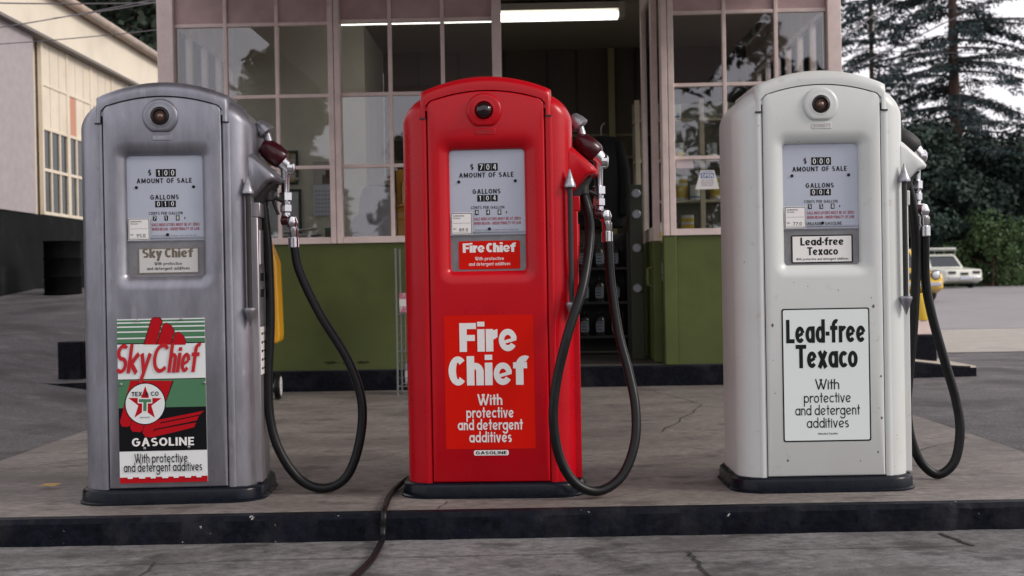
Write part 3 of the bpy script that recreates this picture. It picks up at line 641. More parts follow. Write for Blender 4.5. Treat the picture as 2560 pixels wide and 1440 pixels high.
window(1.200,2.312,(2.180,2.705,1.650),(1.572,1.948),1.0855)
for x0,x1,z0 in ((-2.556,-2.438,1.0725),(-1.311,-1.2705,1.0725),(-1.2665,-1.226,1.0725),(-.114,-.048,.147),(1.108,1.1515,1.0855),(1.1555,1.1995,1.0855),(2.313,2.412,1.0855)):
    b=MB(); b.box(x0,x1,-.028,.11,z0,3.05); b.build('post',pink,st,bevel=.004)
b=MB(); b.box(1.108,1.199,-.02,.11,.147,1.0845); b.build('door_jamb',green,st,bevel=.004)
# side walls with tall windows
for sx,xa,xb in ((-1,-2.55,-2.45),(1,2.30,2.40)):
    b=MB(); b.box(xa,xb,.125,4.5,.147,1.07); b.box(xa,xb,2.9,4.5,1.07,3.05); b.box(xa,xb,.125,2.9,2.72,3.05); b.build('side_wall',pink,st)
    f=MB(); xc=(xa+xb)/2
    for k in range(7): f.box(xc-.03,xc+.03,.13+k*.455,.17+k*.455,1.071,2.719)
    for z in (1.62,2.17): f.box(xc-.02,xc+.02,.13,2.9,z-.012,z+.012)
    fr=f.build('window',pink,st,bevel=.003); gl=MB(); gl.box(xc-.002,xc+.002,.131,2.899,1.072,2.718); gl.build('glass',winglass,fr,smooth=0)
b=MB(); b.box(-2.449,2.299,.0,4.5,.1462,.152); b.build('office_floor',mat('dark office floor',(.06,.055,.05),.5,0,var=.2),st,smooth=0)
b=MB(); b.box(-2.449,-1.30,1.9,2.0,.153,3.06); b.box(-1.36,-1.30,2.001,3.3,.153,3.06); b.build('office_wall',inwall,st,smooth=0)
b=MB(); b.box(-1.299,2.299,3.3,3.4,.153,3.06); 
for x in (-.95,-.55,-.1,.33,.62,1.2): b.box(x-.012,x+.012,3.285,3.299,.153,3.05,1)
for z in (1.98,2.2,1.55): b.box(-1.29,1.6,3.28,3.2995,z-.012,z+.012,2)
b.build('back_wall',[darkwall,blackmat,mat('olive wall batten',(.16,.13,.07),.6)],st,smooth=0)
b=MB(); b.box(.93,.99,3.20,3.279,.153,3.05); b.box(1.30,1.36,3.20,3.279,.153,3.05); b.build('inner_doorframe',mat('olive trim',(.20,.17,.08),.6),st)
b=MB(); b.box(-2.448,2.298,.125,4.5,3.061,3.10); b.build('ceiling',mat('dim plaster ceiling',(.24,.21,.16),.8),st,smooth=0)
b=MB(); b.box(-2.62,2.46,-.05,4.62,3.101,3.30); b.build('roof',mat('roof edge',(.42,.35,.33),.7),st)
b=MB(); b.box(-2.30,2.20,-5.4,-.051,3.056,3.34); b.box(-2.30,2.20,-5.43,-5.401,3.0,3.40,1); b.build('canopy',[mat('canopy soffit',(.50,.44,.41),.8),pink],st)
# door leaf, swung inward against the right jamb
dr=MB(); xd=1.075
dr.box(xd-.022,xd+.022,.13,.25,.158,3.04,0); dr.box(xd-.022,xd+.022,.93,1.03,.158,3.04,0)
for z0,z1 in ((2.9,3.04),(1.06,1.16)): dr.box(xd-.0215,xd+.0215,.2505,.9295,z0,z1,0)
dr.box(xd-.03,xd+.03,.128,.2,.157,1.055,1); dr.box(xd-.021,xd+.021,.2505,.9295,.158,1.0595,1); dr.box(xd-.024,xd+.024,.9,1.034,.157,1.055,1)
do=dr.build('door',[pink,green],st,bevel=.003)
h=MB(); h.tube([(xd-.035,.16,.72),(xd-.07,.16,.73),(xd-.07,.16,.85),(xd-.035,.16,.86)],.012,10); h.build('handle',green,do)
h=MB(); h.box(xd-.002,xd+.002,.2505,.9295,1.161,2.899); h.build('glass',winglass,do,smooth=0)

def on(x,y,z,name,label,cat,group=None):
    return tag(empty(name,Bp(x,y,z),BROT),label,cat,group)
# lamp
t=on(-.35,1.15,2.915,'fluorescent_light','long lit fluorescent ceiling light inside the office','light')
m=MB(); m.box(-1.30,1.24,-.075,.075,.062,.12); m.box(1.24,1.29,-.08,.08,.0,.12); m.box(-1.35,-1.30,-.08,.08,.0,.12); m.tube([(0,0,.12),(0,0,.16)],.03,10); m.build('housing',mat('lamp housing',(.4,.38,.34),.5),t,bevel=.004)
for yy in (-.045,.045):
    m=MB(); m.tube([(-1.295,yy,.02),(1.235,yy,.02)],.026,14); m.build('tube',mat('fluorescent tube',(.9,.95,.9),.4,emit=(1,.98,.88),estr=2.4),t)
# counter and things on it
t=on(-1.3,.42,.153,'counter','brown counter running behind the two left office windows','counter')
m=MB(); m.box(-1.1,1.15,-.28,.30,.90,.945); m.build('counter_top',mat('brown counter top',(.10,.07,.045),.5,0,var=.3),t,bevel=.004); m=MB(); m.box(-1.08,1.13,-.25,.28,0,.899); m.build('front_board',darkwall,t)
t=on(-1.02,.42,1.0985,'cash_register','grey round shouldered office machine behind the second window','cash register')
m=MB(); m.prism([(-.19,0),(.13,0),(.13,.36),(.11,.40),(-.03,.42),(-.09,.40),(-.12,.33),(-.13,.20),(-.19,.16)],-.14,.14); m.build('housing',mat('grey machine enamel',(.36,.34,.37),.5,0,var=.1),t,bevel=.012)
m=MB(); m.box(-.04,.09,-.1,.1,.421,.485); m.build('display',mat('pale display card',(.42,.36,.36),.5),t,bevel=.006); m=MB(); m.box(-.02,.10,-.149,-.1405,.005,.03); m.build('drawer',blackmat,t)
t=on(-1.62,.40,1.0985,'paper_stack','untidy stack of folders and papers on the counter','papers')
for k in range(5):
    m=MB(); a=random.uniform(-.05,.05); m.box(-.17+a,.15+a,-.12,.12,k*.013,k*.013+.011); o=m.build('folder',[mat('buff folder',(.36,.30,.24),.7),mat('white paper',(.6,.58,.56),.7),mat('rust folder',(.25,.13,.09),.7)][k%3],t,smooth=0)
m=MB(); m.add([(-.16,-.1,.068),(.12,-.1,.10),(.12,.1,.10),(-.16,.1,.068),(-.16,-.1,.078),(.12,-.1,.11),(.12,.1,.11),(-.16,.1,.078)],[(0,1,2,3),(4,5,6,7),(0,1,5,4),(1,2,6,5),(2,3,7,6),(3,0,4,7)]); m.build('folder',mat('white paper',(.6,.58,.56),.7),t,smooth=0)
t=on(-1.40,.45,1.0985,'jar','small dark jar with a green lid at the window corner','jar')
m=MB(); m.lathe([(.03,0),(.032,.01),(.032,.09)],(0,0,0)); m.build('body',mat('brown jar glass',(.12,.09,.07),.3),t); m=MB(); m.lathe([(.034,.0905),(.034,.11)],(0,0,0)); m.build('lid',mat('jar green',(.05,.16,.11),.4),t)
# wall things
def frame(x,z,w_,h_,label,art,name='picture_frame'):
    t=on(x,1.888,z,name,label,'picture','framed pictures on the office wall')
    m=MB(); k=.022
    for a in ((-w_/2,w_/2,0,k),(-w_/2,w_/2,h_-k,h_),(-w_/2,-w_/2+k,k+.0005,h_-k-.0005),(w_/2-k,w_/2,k+.0005,h_-k-.0005)): m.box(a[0],a[1],-.012,.01,a[2],a[3])
    m.build('frame',mat('dark green black frame',(.012,.025,.02),.4),t,bevel=.003)
    m=MB(); m.box(-w_/2+k,w_/2-k,-.002,.008,k,h_-k); m.build('picture',art,t,smooth=0)
art1=mat('ochre flower picture',(.55,.50,.44),.5,dirt=[((.36,.24,.07),9,.48,.55,1),((.12,.11,.06),22,.60,.64,.9)]); art2=mat('pale certificate paper',(.52,.52,.54),.5,dirt=[((.3,.3,.33),30,.6,.7,.5)])
frame(-2.08,1.66,.36,.30,'upper dark framed picture of yellow flowers on the office wall',art1); frame(-2.06,1.22,.36,.40,'lower dark framed pale certificate on the office wall',art2)
t=on(-1.66,1.889,1.38,'calendar','wall calendar with a photo above its date grid, hanging beside the framed pictures','calendar')
m=MB(); m.box(-.11,.11,-.004,.008,0,.27); 
for r_ in range(6):
    for c_ in range(7): m.quad(-.092+c_*.027,-.078+c_*.027,.03+r_*.036,.046+r_*.036,-.0046,1)
m.build('date_page',[mat('calendar paper',(.55,.56,.62),.6),mat('calendar grey ink',(.30,.30,.36),.6)],t,smooth=0)
m=MB(); m.box(-.11,.11,-.003,.008,.271,.48); m.quad(-.03,.06,.28,.36,-.0036,1); m.quad(.0,.05,.36,.40,-.0036,1); m.build('photo',[mat('calendar photo',(.42,.38,.38),.6),mat('calendar brown figure',(.10,.05,.04),.6)],t,smooth=0)
# yellow cabinet inside and its brass tap
t=on(-.715,.62,.153,'cabinet','tall orange yellow cabinet inside the office beside the red pump','cabinet')
m=MB(); m.box(-.17,.2,-.12,.2,0,1.50); m.build('carcass',mat('orange yellow enamel',(.60,.27,.02),.4,0,var=.05),t,bevel=.01)
m=MB(); m.tube([(-.12,-.13,1.22),(-.14,-.16,1.22),(-.2,-.16,1.20)],.014,10); m.tube([(-.12,-.13,1.22),(-.12,-.13,1.40)],.01,8); m.build('handle',mat('brass',(.55,.34,.14),.25,1),t)
# shelf with cans
t=on(1.62,1.75,.153,'shelf_unit','pale wooden shelf unit of motor oil cans inside the right window','shelf')
m=MB()
for x in (-.55,.0,.55): m.box(x-.02,x+.02,-.14,-.10,0,2.15)
m.build('uprights',creamtrim,t,bevel=.003); m=MB(); m.box(-.57,.57,.13,.15,0,2.15); m.build('back_board',mat('olive grey board',(.19,.18,.14),.7),t,smooth=0)
SHZ=(.60,.93,1.27,1.62,1.97)
for z in SHZ:
    m=MB(); m.box(-.57,.57,-.0995,.129,z,z+.022); m.build('shelf',creamtrim,t,smooth=0)
canw=mat('white can enamel',(.56,.56,.54),.4); cany=mat('yellow can band',(.55,.40,.04),.4); canb=mat('blue can band',(.12,.18,.34),.4); cang=mat('grey can',(.26,.27,.27),.4)
def make_can(style,r,h_):
    o=empty('oil_can'); m=MB(); m.lathe([(r,0),(r,h_)],n=16); ms=[canw,cang,canw,canw][style]; m.build('can',ms,o); m=MB(); m.lathe([(r+.001,h_*.12),(r+.001,h_*(.5,.3,.62,.25)[style])],n=16); m.build('band',[cany,canw,cany,canb][style],o)
    if style==2: m=MB(); m.lathe([(r+.0012,h_*.72),(r+.0012,h_*.88)],n=16); m.build('band',cany,o)
    return o
protos=[(make_can(0,.05,.15),0),(make_can(1,.048,.14),1),(make_can(2,.055,.21),2),(make_can(3,.045,.13),3)]
used=set()
def copy_tree(o):
    c=o.copy(); S.collection.objects.link(c)
    for ch in o.children:
        k=ch.copy(); S.collection.objects.link(k); k.parent=c
    return c
names={0:'white oil can with a low yellow band',1:'grey oil can with a white band',2:'tall white oil can with two yellow bands',3:'small white can with a blue band'}
ordn=['lowest','second','third','fourth','top']
layout={0:[(-.45,1),(-.33,3),(-.2,1),(.12,1),(.28,3),(.4,1)],1:[(-.46,0),(-.36,0),(-.24,0),(-.12,2),(.15,1),(.3,1),(.44,3)],2:[(-.45,3),(-.28,1),(-.16,2),(-.05,3),(.14,2),(.26,0),(.42,2)],3:[(-.46,0),(-.30,0),(-.18,0),(.1,1),(.25,1),(.4,1)],4:[(-.4,1),(-.2,3),(.2,1)]}
for sh,row in layout.items():
    cnt={}
    for i,(x,s_) in enumerate(row):
        cnt[s_]=cnt.get(s_,0)+1
        pr=protos[s_][0]
        if s_ in used: o=copy_tree(pr)
        else: o=pr; used.add(s_)
        o.location=Bp(1.62+x,1.75+random.uniform(-.03,.05),.153+SHZ[sh]+.0225); o.rotation_euler=(0,0,BROT)
        same=[k for k,(q_,ss) in enumerate(row) if ss==s_]; pos=same.index(i)
        place='' if len(same)==1 else (' , leftmost such' if pos==0 else (' , rightmost such' if pos==len(same)-1 else ' , between two alike'))
        tag(o,(names[s_]+' on the '+ordn[sh]+' shelf'+place).replace(' ,',','),'can','cans on the office shelves')
# dark coat hanging, machine on low table, black rack with blue grey labels
t=on(.80,2.3,1.28,'work_coat','dark work coat hanging in the open doorway','coat')
m=MB(); L=[]
for z,wx_,wy_ in ((.80,.04,.03),(.79,.12,.06),(.74,.17,.075),(.5,.19,.085),(.2,.20,.09),(0,.205,.095),(-.03,.19,.085)):
    L.append([(wx_*math.cos(2*math.pi*k/28)*(1+.06*math.sin(5*k+z*3)),wy_*math.sin(2*math.pi*k/28)*(1+.12*math.sin(7*k)),z+(.02*math.sin(3*k) if z<.05 else 0)) for k in range(28)])
m.loops(L,True,True,True); m.build('cloth',mat('dark navy cloth',(.012,.011,.014),.9),t); m=MB()
for s_ in (-1,1): m.tube(crom([(s_*.14,0,.74),(s_*.20,-.02,.5),(s_*.205,-.03,.25),(s_*.19,-.03,.08)],5),[.05]*15+[.045],12)
m.build('sleeves',mat('dark navy cloth',(.012,.011,.014),.9),t)
m=MB(); m.tube(crom([(0,0,.80),(0,0,.88),(.03,0,.92)],5),.006,8); m.build('hook',dullmetal,t)
t=on(.52,1.3,.153,'display_rack','black display rack inside the doorway holding rows of dark bottles','rack')
m=MB(); 
for x in (-.42,.42): m.box(x-.015,x+.015,-.15,.15,0,1.0)
m.box(-.404,.404,.12,.15,.02,1.0); m.build('frame',blackmat,t,bevel=.003)
RZ=(.16,.44,.72)
for z in RZ:
    m=MB(); m.box(-.404,.404,-.15,.119,z-.02,z); m.build('shelf',blackmat,t)
def make_bottle():
    o=empty('oil_bottle'); m=MB(); m.lathe([(.045,0),(.047,.01),(.047,.13),(.03,.165),(.015,.175),(.015,.20)],n=16); m.build('body',mat('black bottle',(.015,.015,.017),.3),o)
    m=MB(); m.prism([(-.03,.03),(.03,.03),(.034,.045),(.034,.105),(.03,.115),(-.03,.115),(-.034,.105),(-.034,.045)],-.0475,-.046); 
    for k in range(3): m.box(-.028,.012,-.0485,-.0478,.045+k*.026,.054+k*.026,1)
    m.build('paper_label',[mat('blue grey label',(.16,.19,.23),.4),blackmat],o,bevel=.002); return o
bo=make_bottle(); first=True
for r_,z in enumerate(RZ):
    for k in range(6):
        if first: o=bo; first=False
        else: o=copy_tree(bo)
        o.location=Bp(.52-.33+k*.128,1.3-.07,.153+z+.0005); o.rotation_euler=(0,0,BROT+random.uniform(-.15,.15))
        tag(o,'dark bottle with a blue grey label on the '+('bottom','middle','top')[r_]+' row of the black rack','bottle','bottles on the black rack row '+('bottom','middle','top')[r_])
t=on(.96,.62,.153,'gauge_stand','dark stand with white dials against the open green door','gauge stand')
m=MB(); m.box(-.05,.05,-.06,.06,0,1.35); m.build('post',mat('dark olive post',(.03,.035,.02),.5),t,bevel=.005)
for z in (.55,.86,1.12,1.28):
    m=MB(); m.lathe([(.035,0),(.035,.02),(.028,.026)],(-.0,-.061,z),(0,-1,0),18); m.build('dial',mat('pale gauge',(.32,.34,.38),.35,.3),t)
# signs in the right window
t=tag(empty('open_sign',Bp(1.435,.024,1.42),BROT),'white and blue OPEN card taped inside the right window','sign')
m=MB(); m.prism([(-.088,0),(.088,0),(.052,.137),(-.046,.137)],-.0012,.0008,m=0); m.build('card',whiteplastic,t,smooth=0)
m=MB(); m.quad(-.047,.050,.080,.118,-.0016,0); m.quad(-.035,.043,.124,.129,-.0016,0); text(m,'OPEN',.002,.084,-.002,.029,wx=.2,width=.084,m=1)
for z,wd in ((.058,.11),(.040,.118),(.022,.105)): text(m,('24 HOUR','SERVICE','EVERY DAY')[int((.058-z)/.018+.5)],.0,z,-.0016,.0125,wx=.16,width=wd*.8,m=2)
m.build('lettering',[mat('sign blue',(.05,.13,.38),.5),whiteplastic,mat('sign violet grey',(.24,.20,.32),.5)],t,smooth=0)
t=tag(empty('paper_notice',Bp(1.275,.024,1.575),BROT),'blank pinkish paper notice taped in the right window above the OPEN card','notice')
m=MB(); m.box(-.062,.062,-.001,.001,0,.075); m.build('sheet',mat('pinkish paper',(.60,.52,.54),.7),t,smooth=0)

# ------------------------------------------------------------------ outside by the wall
t=tag(empty('service_cart',(-1.72,8.45,0),R(4)),'yellow wheeled service cart by the green wall behind the grey pump','cart')
m=MB(); m.prism([(-.22,.42),(-.20,.40),(.125,.385),(.145,.41),(.148,.45),(.135,.93),(.118,.985),(.075,1.09),(-.16,1.10),(-.22,1.05)],-.13,.13); m.build('body',mat('yellow cart enamel',(.66,.32,.012),.35,0,var=.05,dirt=[((.2,.09,.03),12,.68,.74,.7)]),t,bevel=.014,bseg=3)
m=MB(); m.box(.075,.112,-.1325,-.1305,.70,.85,0); m.box(.08,.108,-.1335,-.1328,.74,.80,1); m.build('sticker',[whiteplastic,mat('sticker red',(.45,.03,.04),.5)],t,smooth=0)
m=MB(); m.tube([(.0,0,.40),(.0,0,.09)],.02,10); m.tube([(-.17,0,.09),(.14,0,.09)],.012,8); m.tube([(.05,-.06,.42),(.05,-.06,.02)],.008,8); m.build('undercarriage',dullmetal,t)
for x in (-.18,.115):
    m=MB(); m.lathe([(.055,-.018),(.085,-.018),(.09,-.008),(.09,.008),(.085,.018),(.055,.018)],(x,0,.09),(1,0,0),24); wl=m.build('wheel',rubber,t); m=MB(); m.lathe([(.012,-.024),(.066,-.021),(.066,.021),(.012,.024)],(x,0,.09),(1,0,0),24); m.build('rim',mat('white wheel rim',(.6,.58,.58),.5),wl)
t=tag(empty('wire_rack',(-.64,8.72,0),R(-2)),'wire display rack half hidden behind the left edge of the red pump','rack')
m=MB()
for x in (-.16,.20):
    for y in (-.12,.12): m.tube([(x,y,0),(x,y,1.02)],.007,8)
for z in (.06,.30,.56):
    for y in (-.12,.12): m.tube([(-.16,y,z),(.20,y,z)],.005,6)
    for k in range(7): m.tube([(-.16+k*.06,-.12,z),(-.16+k*.06,.12,z)],.003,6)
for k in range(1,6): m.tube([(-.16+k*.06,-.12,.06),(-.16+k*.06,-.12,.56)],.0025,6)
for z in (.12,.18,.24,.36,.42,.48): m.tube([(-.16,-.12,z),(.20,-.12,z)],.0025,6)
m.build('wire_frame',mat('galvanised wire',(.17,.18,.18),.5,.4),t)
m=MB(); m.box(-.12,.2,.115,.13,.62,1.0); m.build('header_board',mat('dark rack board',(.02,.02,.025),.5),t,smooth=0)
m=MB(); m.lathe([(.05,0),(.05,.006)],(-.07,.1145,.84),(0,-1,0),20); m.build('badge',mat('pink white badge',(.6,.45,.46),.5),t)
for x,z,c,lb in ((-.10,.565,(.55,.18,.26),'pink carton on the middle shelf of the wire rack'),(-.07,.066,(.20,.24,.40),'blue white carton on the lowest shelf of the wire rack')):
    k=empty('carton',(-.64+x,8.72,z),R(-2)); tag(k,lb,'carton','cartons on the wire rack'); m=MB(); m.box(-.045,.05,-.06,.06,.006,.14); m.build('box',mat(lb,c,.5,0,dirt=[((.65,.6,.62),26,.5,.54,.9)]),k,bevel=.003); m=MB(); m.box(-.045,.05,-.061,-.0605,.05,.10); m.build('paper_band',whiteplastic,k,smooth=0)
# bollards
def bollard(x,y,rz,yel,label):
    z=gh(x,y); t=tag(empty('bollard',(x,y,z),rz),label,'bollard','bollards beside the station corners')
    m=MB(); m.prism([(-.095,-.08),(.095,-.08),(.095,.08),(-.095,.08)],-.05,.30,'z'); m.build('base_block',kerbm,t,bevel=.01)
    if yel:
        m=MB(); m.box(-.07,.07,-.06,.06,.30,.42); m.build('post',pink,t,bevel=.008); m=MB(); m.lathe([(.07,.4205),(.072,.47),(.06,.56),(.035,.62),(.01,.64)],n=20); m.build('cap',mat('yellow bollard cap',(.62,.42,.03),.45),t)
bollard(3.36,10.2,R(3),True,'black and pink bollard with a yellow cap behind the white pump')
bollard(-3.36,9.5,R(-6),False,'squat black bollard on the asphalt left of the grey pump')
t=MB(); L=[]
for i in range(25):
    x=2.46+1.12*i/24; zz=gh(x,9.55); hh=.145*(1-.45*smooth(.35,1,i/24)); yf=9.50+.10*(i/24)**2
    L.append([(x,yf,zz-.06),(x,yf,zz+hh-.012),(x,yf+.012,zz+hh),(x,yf+.9,zz+hh),(x,yf+.9,zz-.06)])
t.loops(L,True,True,True); o=t.build('corner_kerb',[kerbm,mat('tan kerb top',(.34,.30,.25),.8,0,var=.15,vscale=8)],smooth=30)
for p in o.data.polygons:
    if p.normal.z>.7: p.material_index=1
tag(o,'sloping black faced kerb with a tan top beside the white pump','kerb',kind='structure')
t=MB(); L=[]
for i in range(17):
    x=-3.50+.87*i/16; zz=gh(x,9.0); hh=.055*smooth(0,.5,i/16)+.006; L.append([(x,9.15,zz-.06),(x,9.15,zz+hh),(x,9.9,zz+hh+.02),(x,9.9,zz-.06)])
t.loops(L,True,True,True); o=t.build('side_kerb',[kerbm,asph],smooth=30)
for p in o.data.polygons:
    if p.normal.z>.7: p.material_index=1
tag(o,'low dark kerb at the left corner of the station','kerb',kind='structure')
# cable and leaf
m=MB(); m.tube(crom([(-.36,4.80,.03),(-.406,4.79,.03),(-.441,4.70,.018),(-.456,4.495,.014),(-.451,4.30,.015),(-.449,4.225,.014),(-.447,4.192,-.006),(-.450,4.188,-.045),(-.450,4.165,-.072),(-.450,4.088,-.0765),(-.453,3.866,-.0765),(-.477,3.659,-.0765),(-.509,3.474,-.0765),(-.60,3.1,-.0765)],8),.0108,12)
tag(m.build('cable',rubber),'black cable running from the red pump over the kerb onto the forecourt','cable')
m=MB(); m.add([(0,0,.006),(.03,.012,.018),(.07,.012,.012),(.10,0,.02),(.07,-.014,.01),(.03,-.014,.014)],[(0,1,2,3,4,5)]); 
tag(m.build('fallen_leaf',mat('ochre dead leaf',(.42,.25,.08),.7),loc=(-1.88,4.87,.002),recalc=False),'dry ochre leaf lying on the slab left of the grey pump','leaf')

# ------------------------------------------------------------------ garage on the left
GX=-6.5
cream=mat('cream garage boards',(.66,.58,.465),.65,0,var=.07,vscale=2,bump=.1,dirt=[((.42,.34,.25),1.3,.55,.75,.4)])
creamw=mat('cream stucco',(.68,.61,.50),.75,0,var=.08,vscale=1.2,dirt=[((.44,.38,.30),.7,.5,.7,.4)])
ga=tag(empty('garage_building',(GX,17,gh(GX,17)),0),'cream garage with boarded folding doors, small windows and a rusty gutter','building')
z0=-gh(GX,17)
b=MB(); b.box(-9,0,-8,14,z0+.2,z0+1.80); b.build('base_wall',mat('dark painted garage base',(.008,.009,.010),.8,0,var=.4,vscale=2,spec=.08,dirt=[((.03,.033,.032),3,.55,.72,.5)]),ga)
b=MB(); b.box(-9,-.10,-8,14,z0+1.801,z0+4.25,0); b.box(-9,.10,-8,14,z0+4.251,z0+4.86,0); b.box(-9,.02,-8,-.02,z0+1.801,z0+4.25,1); b.build('wall',[creamw,mat('greyish stucco pier',(.34,.30,.31),.75,0,var=.1)],ga)
b=MB(); b.box(-.1,.13,-8,14,z0+4.235,z0+4.275); b.build('ledge',mat('grey ledge',(.17,.15,.14),.7),ga)
# folding doors: stiles, boards, glazing
PW=.345
for dno in range(9):
    y0=.33+dno*3*PW
    f=MB(); f.box(-.06,.0,y0,y0+.055,z0+1.81,z0+4.234); f.box(-.06,.0,y0+3*PW-.055,y0+3*PW-.004,z0+1.81,z0+4.234)
    for zz in (1.81,2.42,3.0,3.62): f.box(-.055,-.003,y0+.056,y0+3*PW-.056,z0+zz,z0+zz+.045)
    for k in (1,2): f.box(-.05,-.006,y0+k*PW-.02,y0+k*PW+.02,z0+1.856,z0+3.0)
    d_=f.build('folding_door',creamtrim if False else cream,ga,bevel=.004)
    p=MB()
    for k in range(3):
        a=y0+k*PW+.006; p.box(-.045,-.015,max(a,y0+.056),min(a+PW-.016,y0+3*PW-.056),z0+3.666,z0+4.234,0); p.box(-.045,-.015,max(a,y0+.056),min(a+PW-.016,y0+3*PW-.056),z0+3.046,z0+3.62,1 if (dno==1 and k==0) else 0)
    p.build('boards',[cream,mat('salmon primer board',(.50,.24,.16),.7)],d_,smooth=0)
    q_=MB(); q_.box(-.035,-.03,y0+.056,y0+3*PW-.056,z0+1.856,z0+3.0); q_.build('glass',mat('dark garage glass',(.012,.016,.016),.08,0,spec=.35),d_,smooth=0)
h=MB(); h.tube([(.0,3.93,z0+1.90),(.05,3.93,z0+1.90),(.05,4.03,z0+1.88)],.02,8); h.build('door_handle',mat('brass',(.55,.34,.14),.25,1),ga)
b=MB(); b.prism([(-9,z0+4.861),(.12,z0+4.861),(.16,z0+4.95),(-4.5,z0+6.2)],-8.2,14.2,'y'); b.build('roof',mat('rusty brown roof',(.20,.10,.06),.8,0,var=.3,vscale=3),ga)
b=MB(); b.tube([(.20,-8.2,z0+4.90),(.20,14.2,z0+4.90)],.075,12); b.build('gutter',mat('rusty cream gutter',(.36,.29,.24),.6,0,var=.2,vscale=5,dirt=[((.36,.15,.06),2.2,.55,.7,.6)]),ga)
t=tag(empty('oil_drum',(-5.78,16.0,gh(-5.78,16)),0),'black oil drum against the garage base at far left','drum')
m=MB(); m.lathe([(.235,0),(.24,.01),(.23,.02),(.23,.20),(.24,.22),(.23,.24),(.23,.44),(.24,.46),(.23,.48),(.23,.66),(.242,.68)],n=28); m.build('barrel',mat('black drum paint',(.004,.004,.004),.7,0,var=.4,spec=.04),t); m=MB(); m.lathe([(.228,.662),(.228,.667)],n=28); m.build('lid',mat('dark drum lid',(.012,.012,.012),.5,spec=.15),t)

# ------------------------------------------------------------------ wires
wm=mat('wire sheath',(.10,.09,.10),.6)
def wire(p,q_,r,sag,label,grp):
    P=[]; 
    for k in range(25):
        t_=k/24; P.append(Vector(p).lerp(Vector(q_),t_)-Vector((0,0,sag*4*t_*(1-t_))))
    m=MB(); m.tube(P,r,6); tag(m.build('power_line',wm),label,'wire',grp)
def atp(u,v,Y): return ((u-1280)/F*Y+ROLL*(698-v)/F*Y,Y,CZ+((698-v)-ROLL*(u-1280))/F*Y)
def wire2(a,b,Y0,Y1,r,label,grp,ext=.6):
    A,B_=Vector(atp(*a,Y0)),Vector(atp(*b,Y1)); d_=B_-A; wire(A-d_*ext,B_+d_*ext,r,d_.length*.02,label,grp)
wl='overhead wires crossing the garage'
wire2((88,52),(330,8),13,13.5,.006,'lowest slack wire crossing the garage fascia at top left',wl)
wire2((120,98),(390,72),13,13.5,.005,'wire crossing below the gutter of the cream garage',wl)
wire2((110,6),(390,4),13,13.5,.007,'thick wire at the top edge above the garage roof',wl)
wire2((235,30),(390,4),13,13.5,.005,'thin rising wire above the garage gutter',wl)
wr='overhead wires beside the conifers'
wire2((2102,94),(2200,22),20,21,.013,'steep service wire running up from the station corner',wr,.9)
wire2((2275,97),(2450,10),24,24,.012,'double rising wire in front of the tall conifer',wr,.9)
wire2((2100,120),(2480,128),40,40,.010,'thin level wire behind the station corner',wr,.6)

# ------------------------------------------------------------------ trees
bark=mat('reddish conifer bark',(.075,.045,.035),.9,0,var=.35,vscale=6,bump=.6,bscale=14,stretch=(1,1,.25))
def leafmat(n,c): return mat(n,c,.65,0,var=.45,vscale=.9,spec=.25)
def conifer(x,y,H,r0,Lb,zmin,nbr,seed,label,lm,grp,dens=1.0,sz=1.0):
    rnd=random.Random(seed); z0=gh(x,y)-.1; t=tag(empty('conifer_tree',(x,y,z0)),label,'tree',grp)
    tr=MB(); tr.tube([(0.15*math.sin(k*.9)*k/12,.1*math.cos(k)*k/12,H*k/12) for k in range(13)],[r0*(1-.93*k/12)*(1.25 if k==0 else 1) for k in range(13)],14)
    fo=MB()
    for i in range(nbr):
        f=(i+rnd.random())/nbr; zb=zmin+(H*.97-zmin)*f; az=rnd.uniform(0,2*math.pi)
        L=Lb*(1-f)**.75*rnd.uniform(.35,1.15)+.5; dx,dy=math.cos(az),math.sin(az)
        droop=rnd.uniform(.1,.45); up=rnd.uniform(-.02,.14); P=[]
        for k in range(9):
            s_=k/8; P.append(Vector((dx*L*s_+.15*math.sin(s_*5+i),dy*L*s_+.15*math.cos(s_*4+i),zb+L*(up*s_-droop*s_*s_))))
        tr.tube(P,[max(.008,.0105*L*(1-.9*k/8)) for k in range(9)],5,1)
        n=int(L*16*dens)
        for k in range(n):
            s_=rnd.uniform(.06,1)**.9; q_=P[min(7,int(s_*8))].lerp(P[min(8,int(s_*8)+1)],s_*8-int(s_*8))
            side=rnd.choice((-1,1)); ln_=rnd.uniform(.3,.9)*sz*.8*(1.15-.5*s_)*min(1,L/2.5)
            tw=Vector((dx*rnd.uniform(.2,.8)-dy*side,dy*rnd.uniform(.2,.8)+dx*side,rnd.uniform(-.55,.05))).normalized()
            e=q_+tw*ln_
            for u_ in range(4):
                c=q_.lerp(e,(u_+rnd.random())/4); a=rnd.uniform(.10,.24)*sz; bdir=(tw*rnd.uniform(.2,1)+Vector((rnd.uniform(-1,1),rnd.uniform(-1,1),rnd.uniform(-1.1,.3)))).normalized()*a
                cdir=bdir.cross(Vector((rnd.uniform(-1,1),rnd.uniform(-1,1),1))).normalized()*rnd.uniform(.022,.05)*sz
                fo.add([c-cdir,c+bdir*.6-cdir*1.2,c+bdir,c+bdir*.5+cdir],[(0,1,2,3)])
    tr.build('trunk',[bark,mat('dark conifer twig',(.04,.032,.028),.9)],t); fo.build('crown',lm,t,smooth=0,recalc=False)
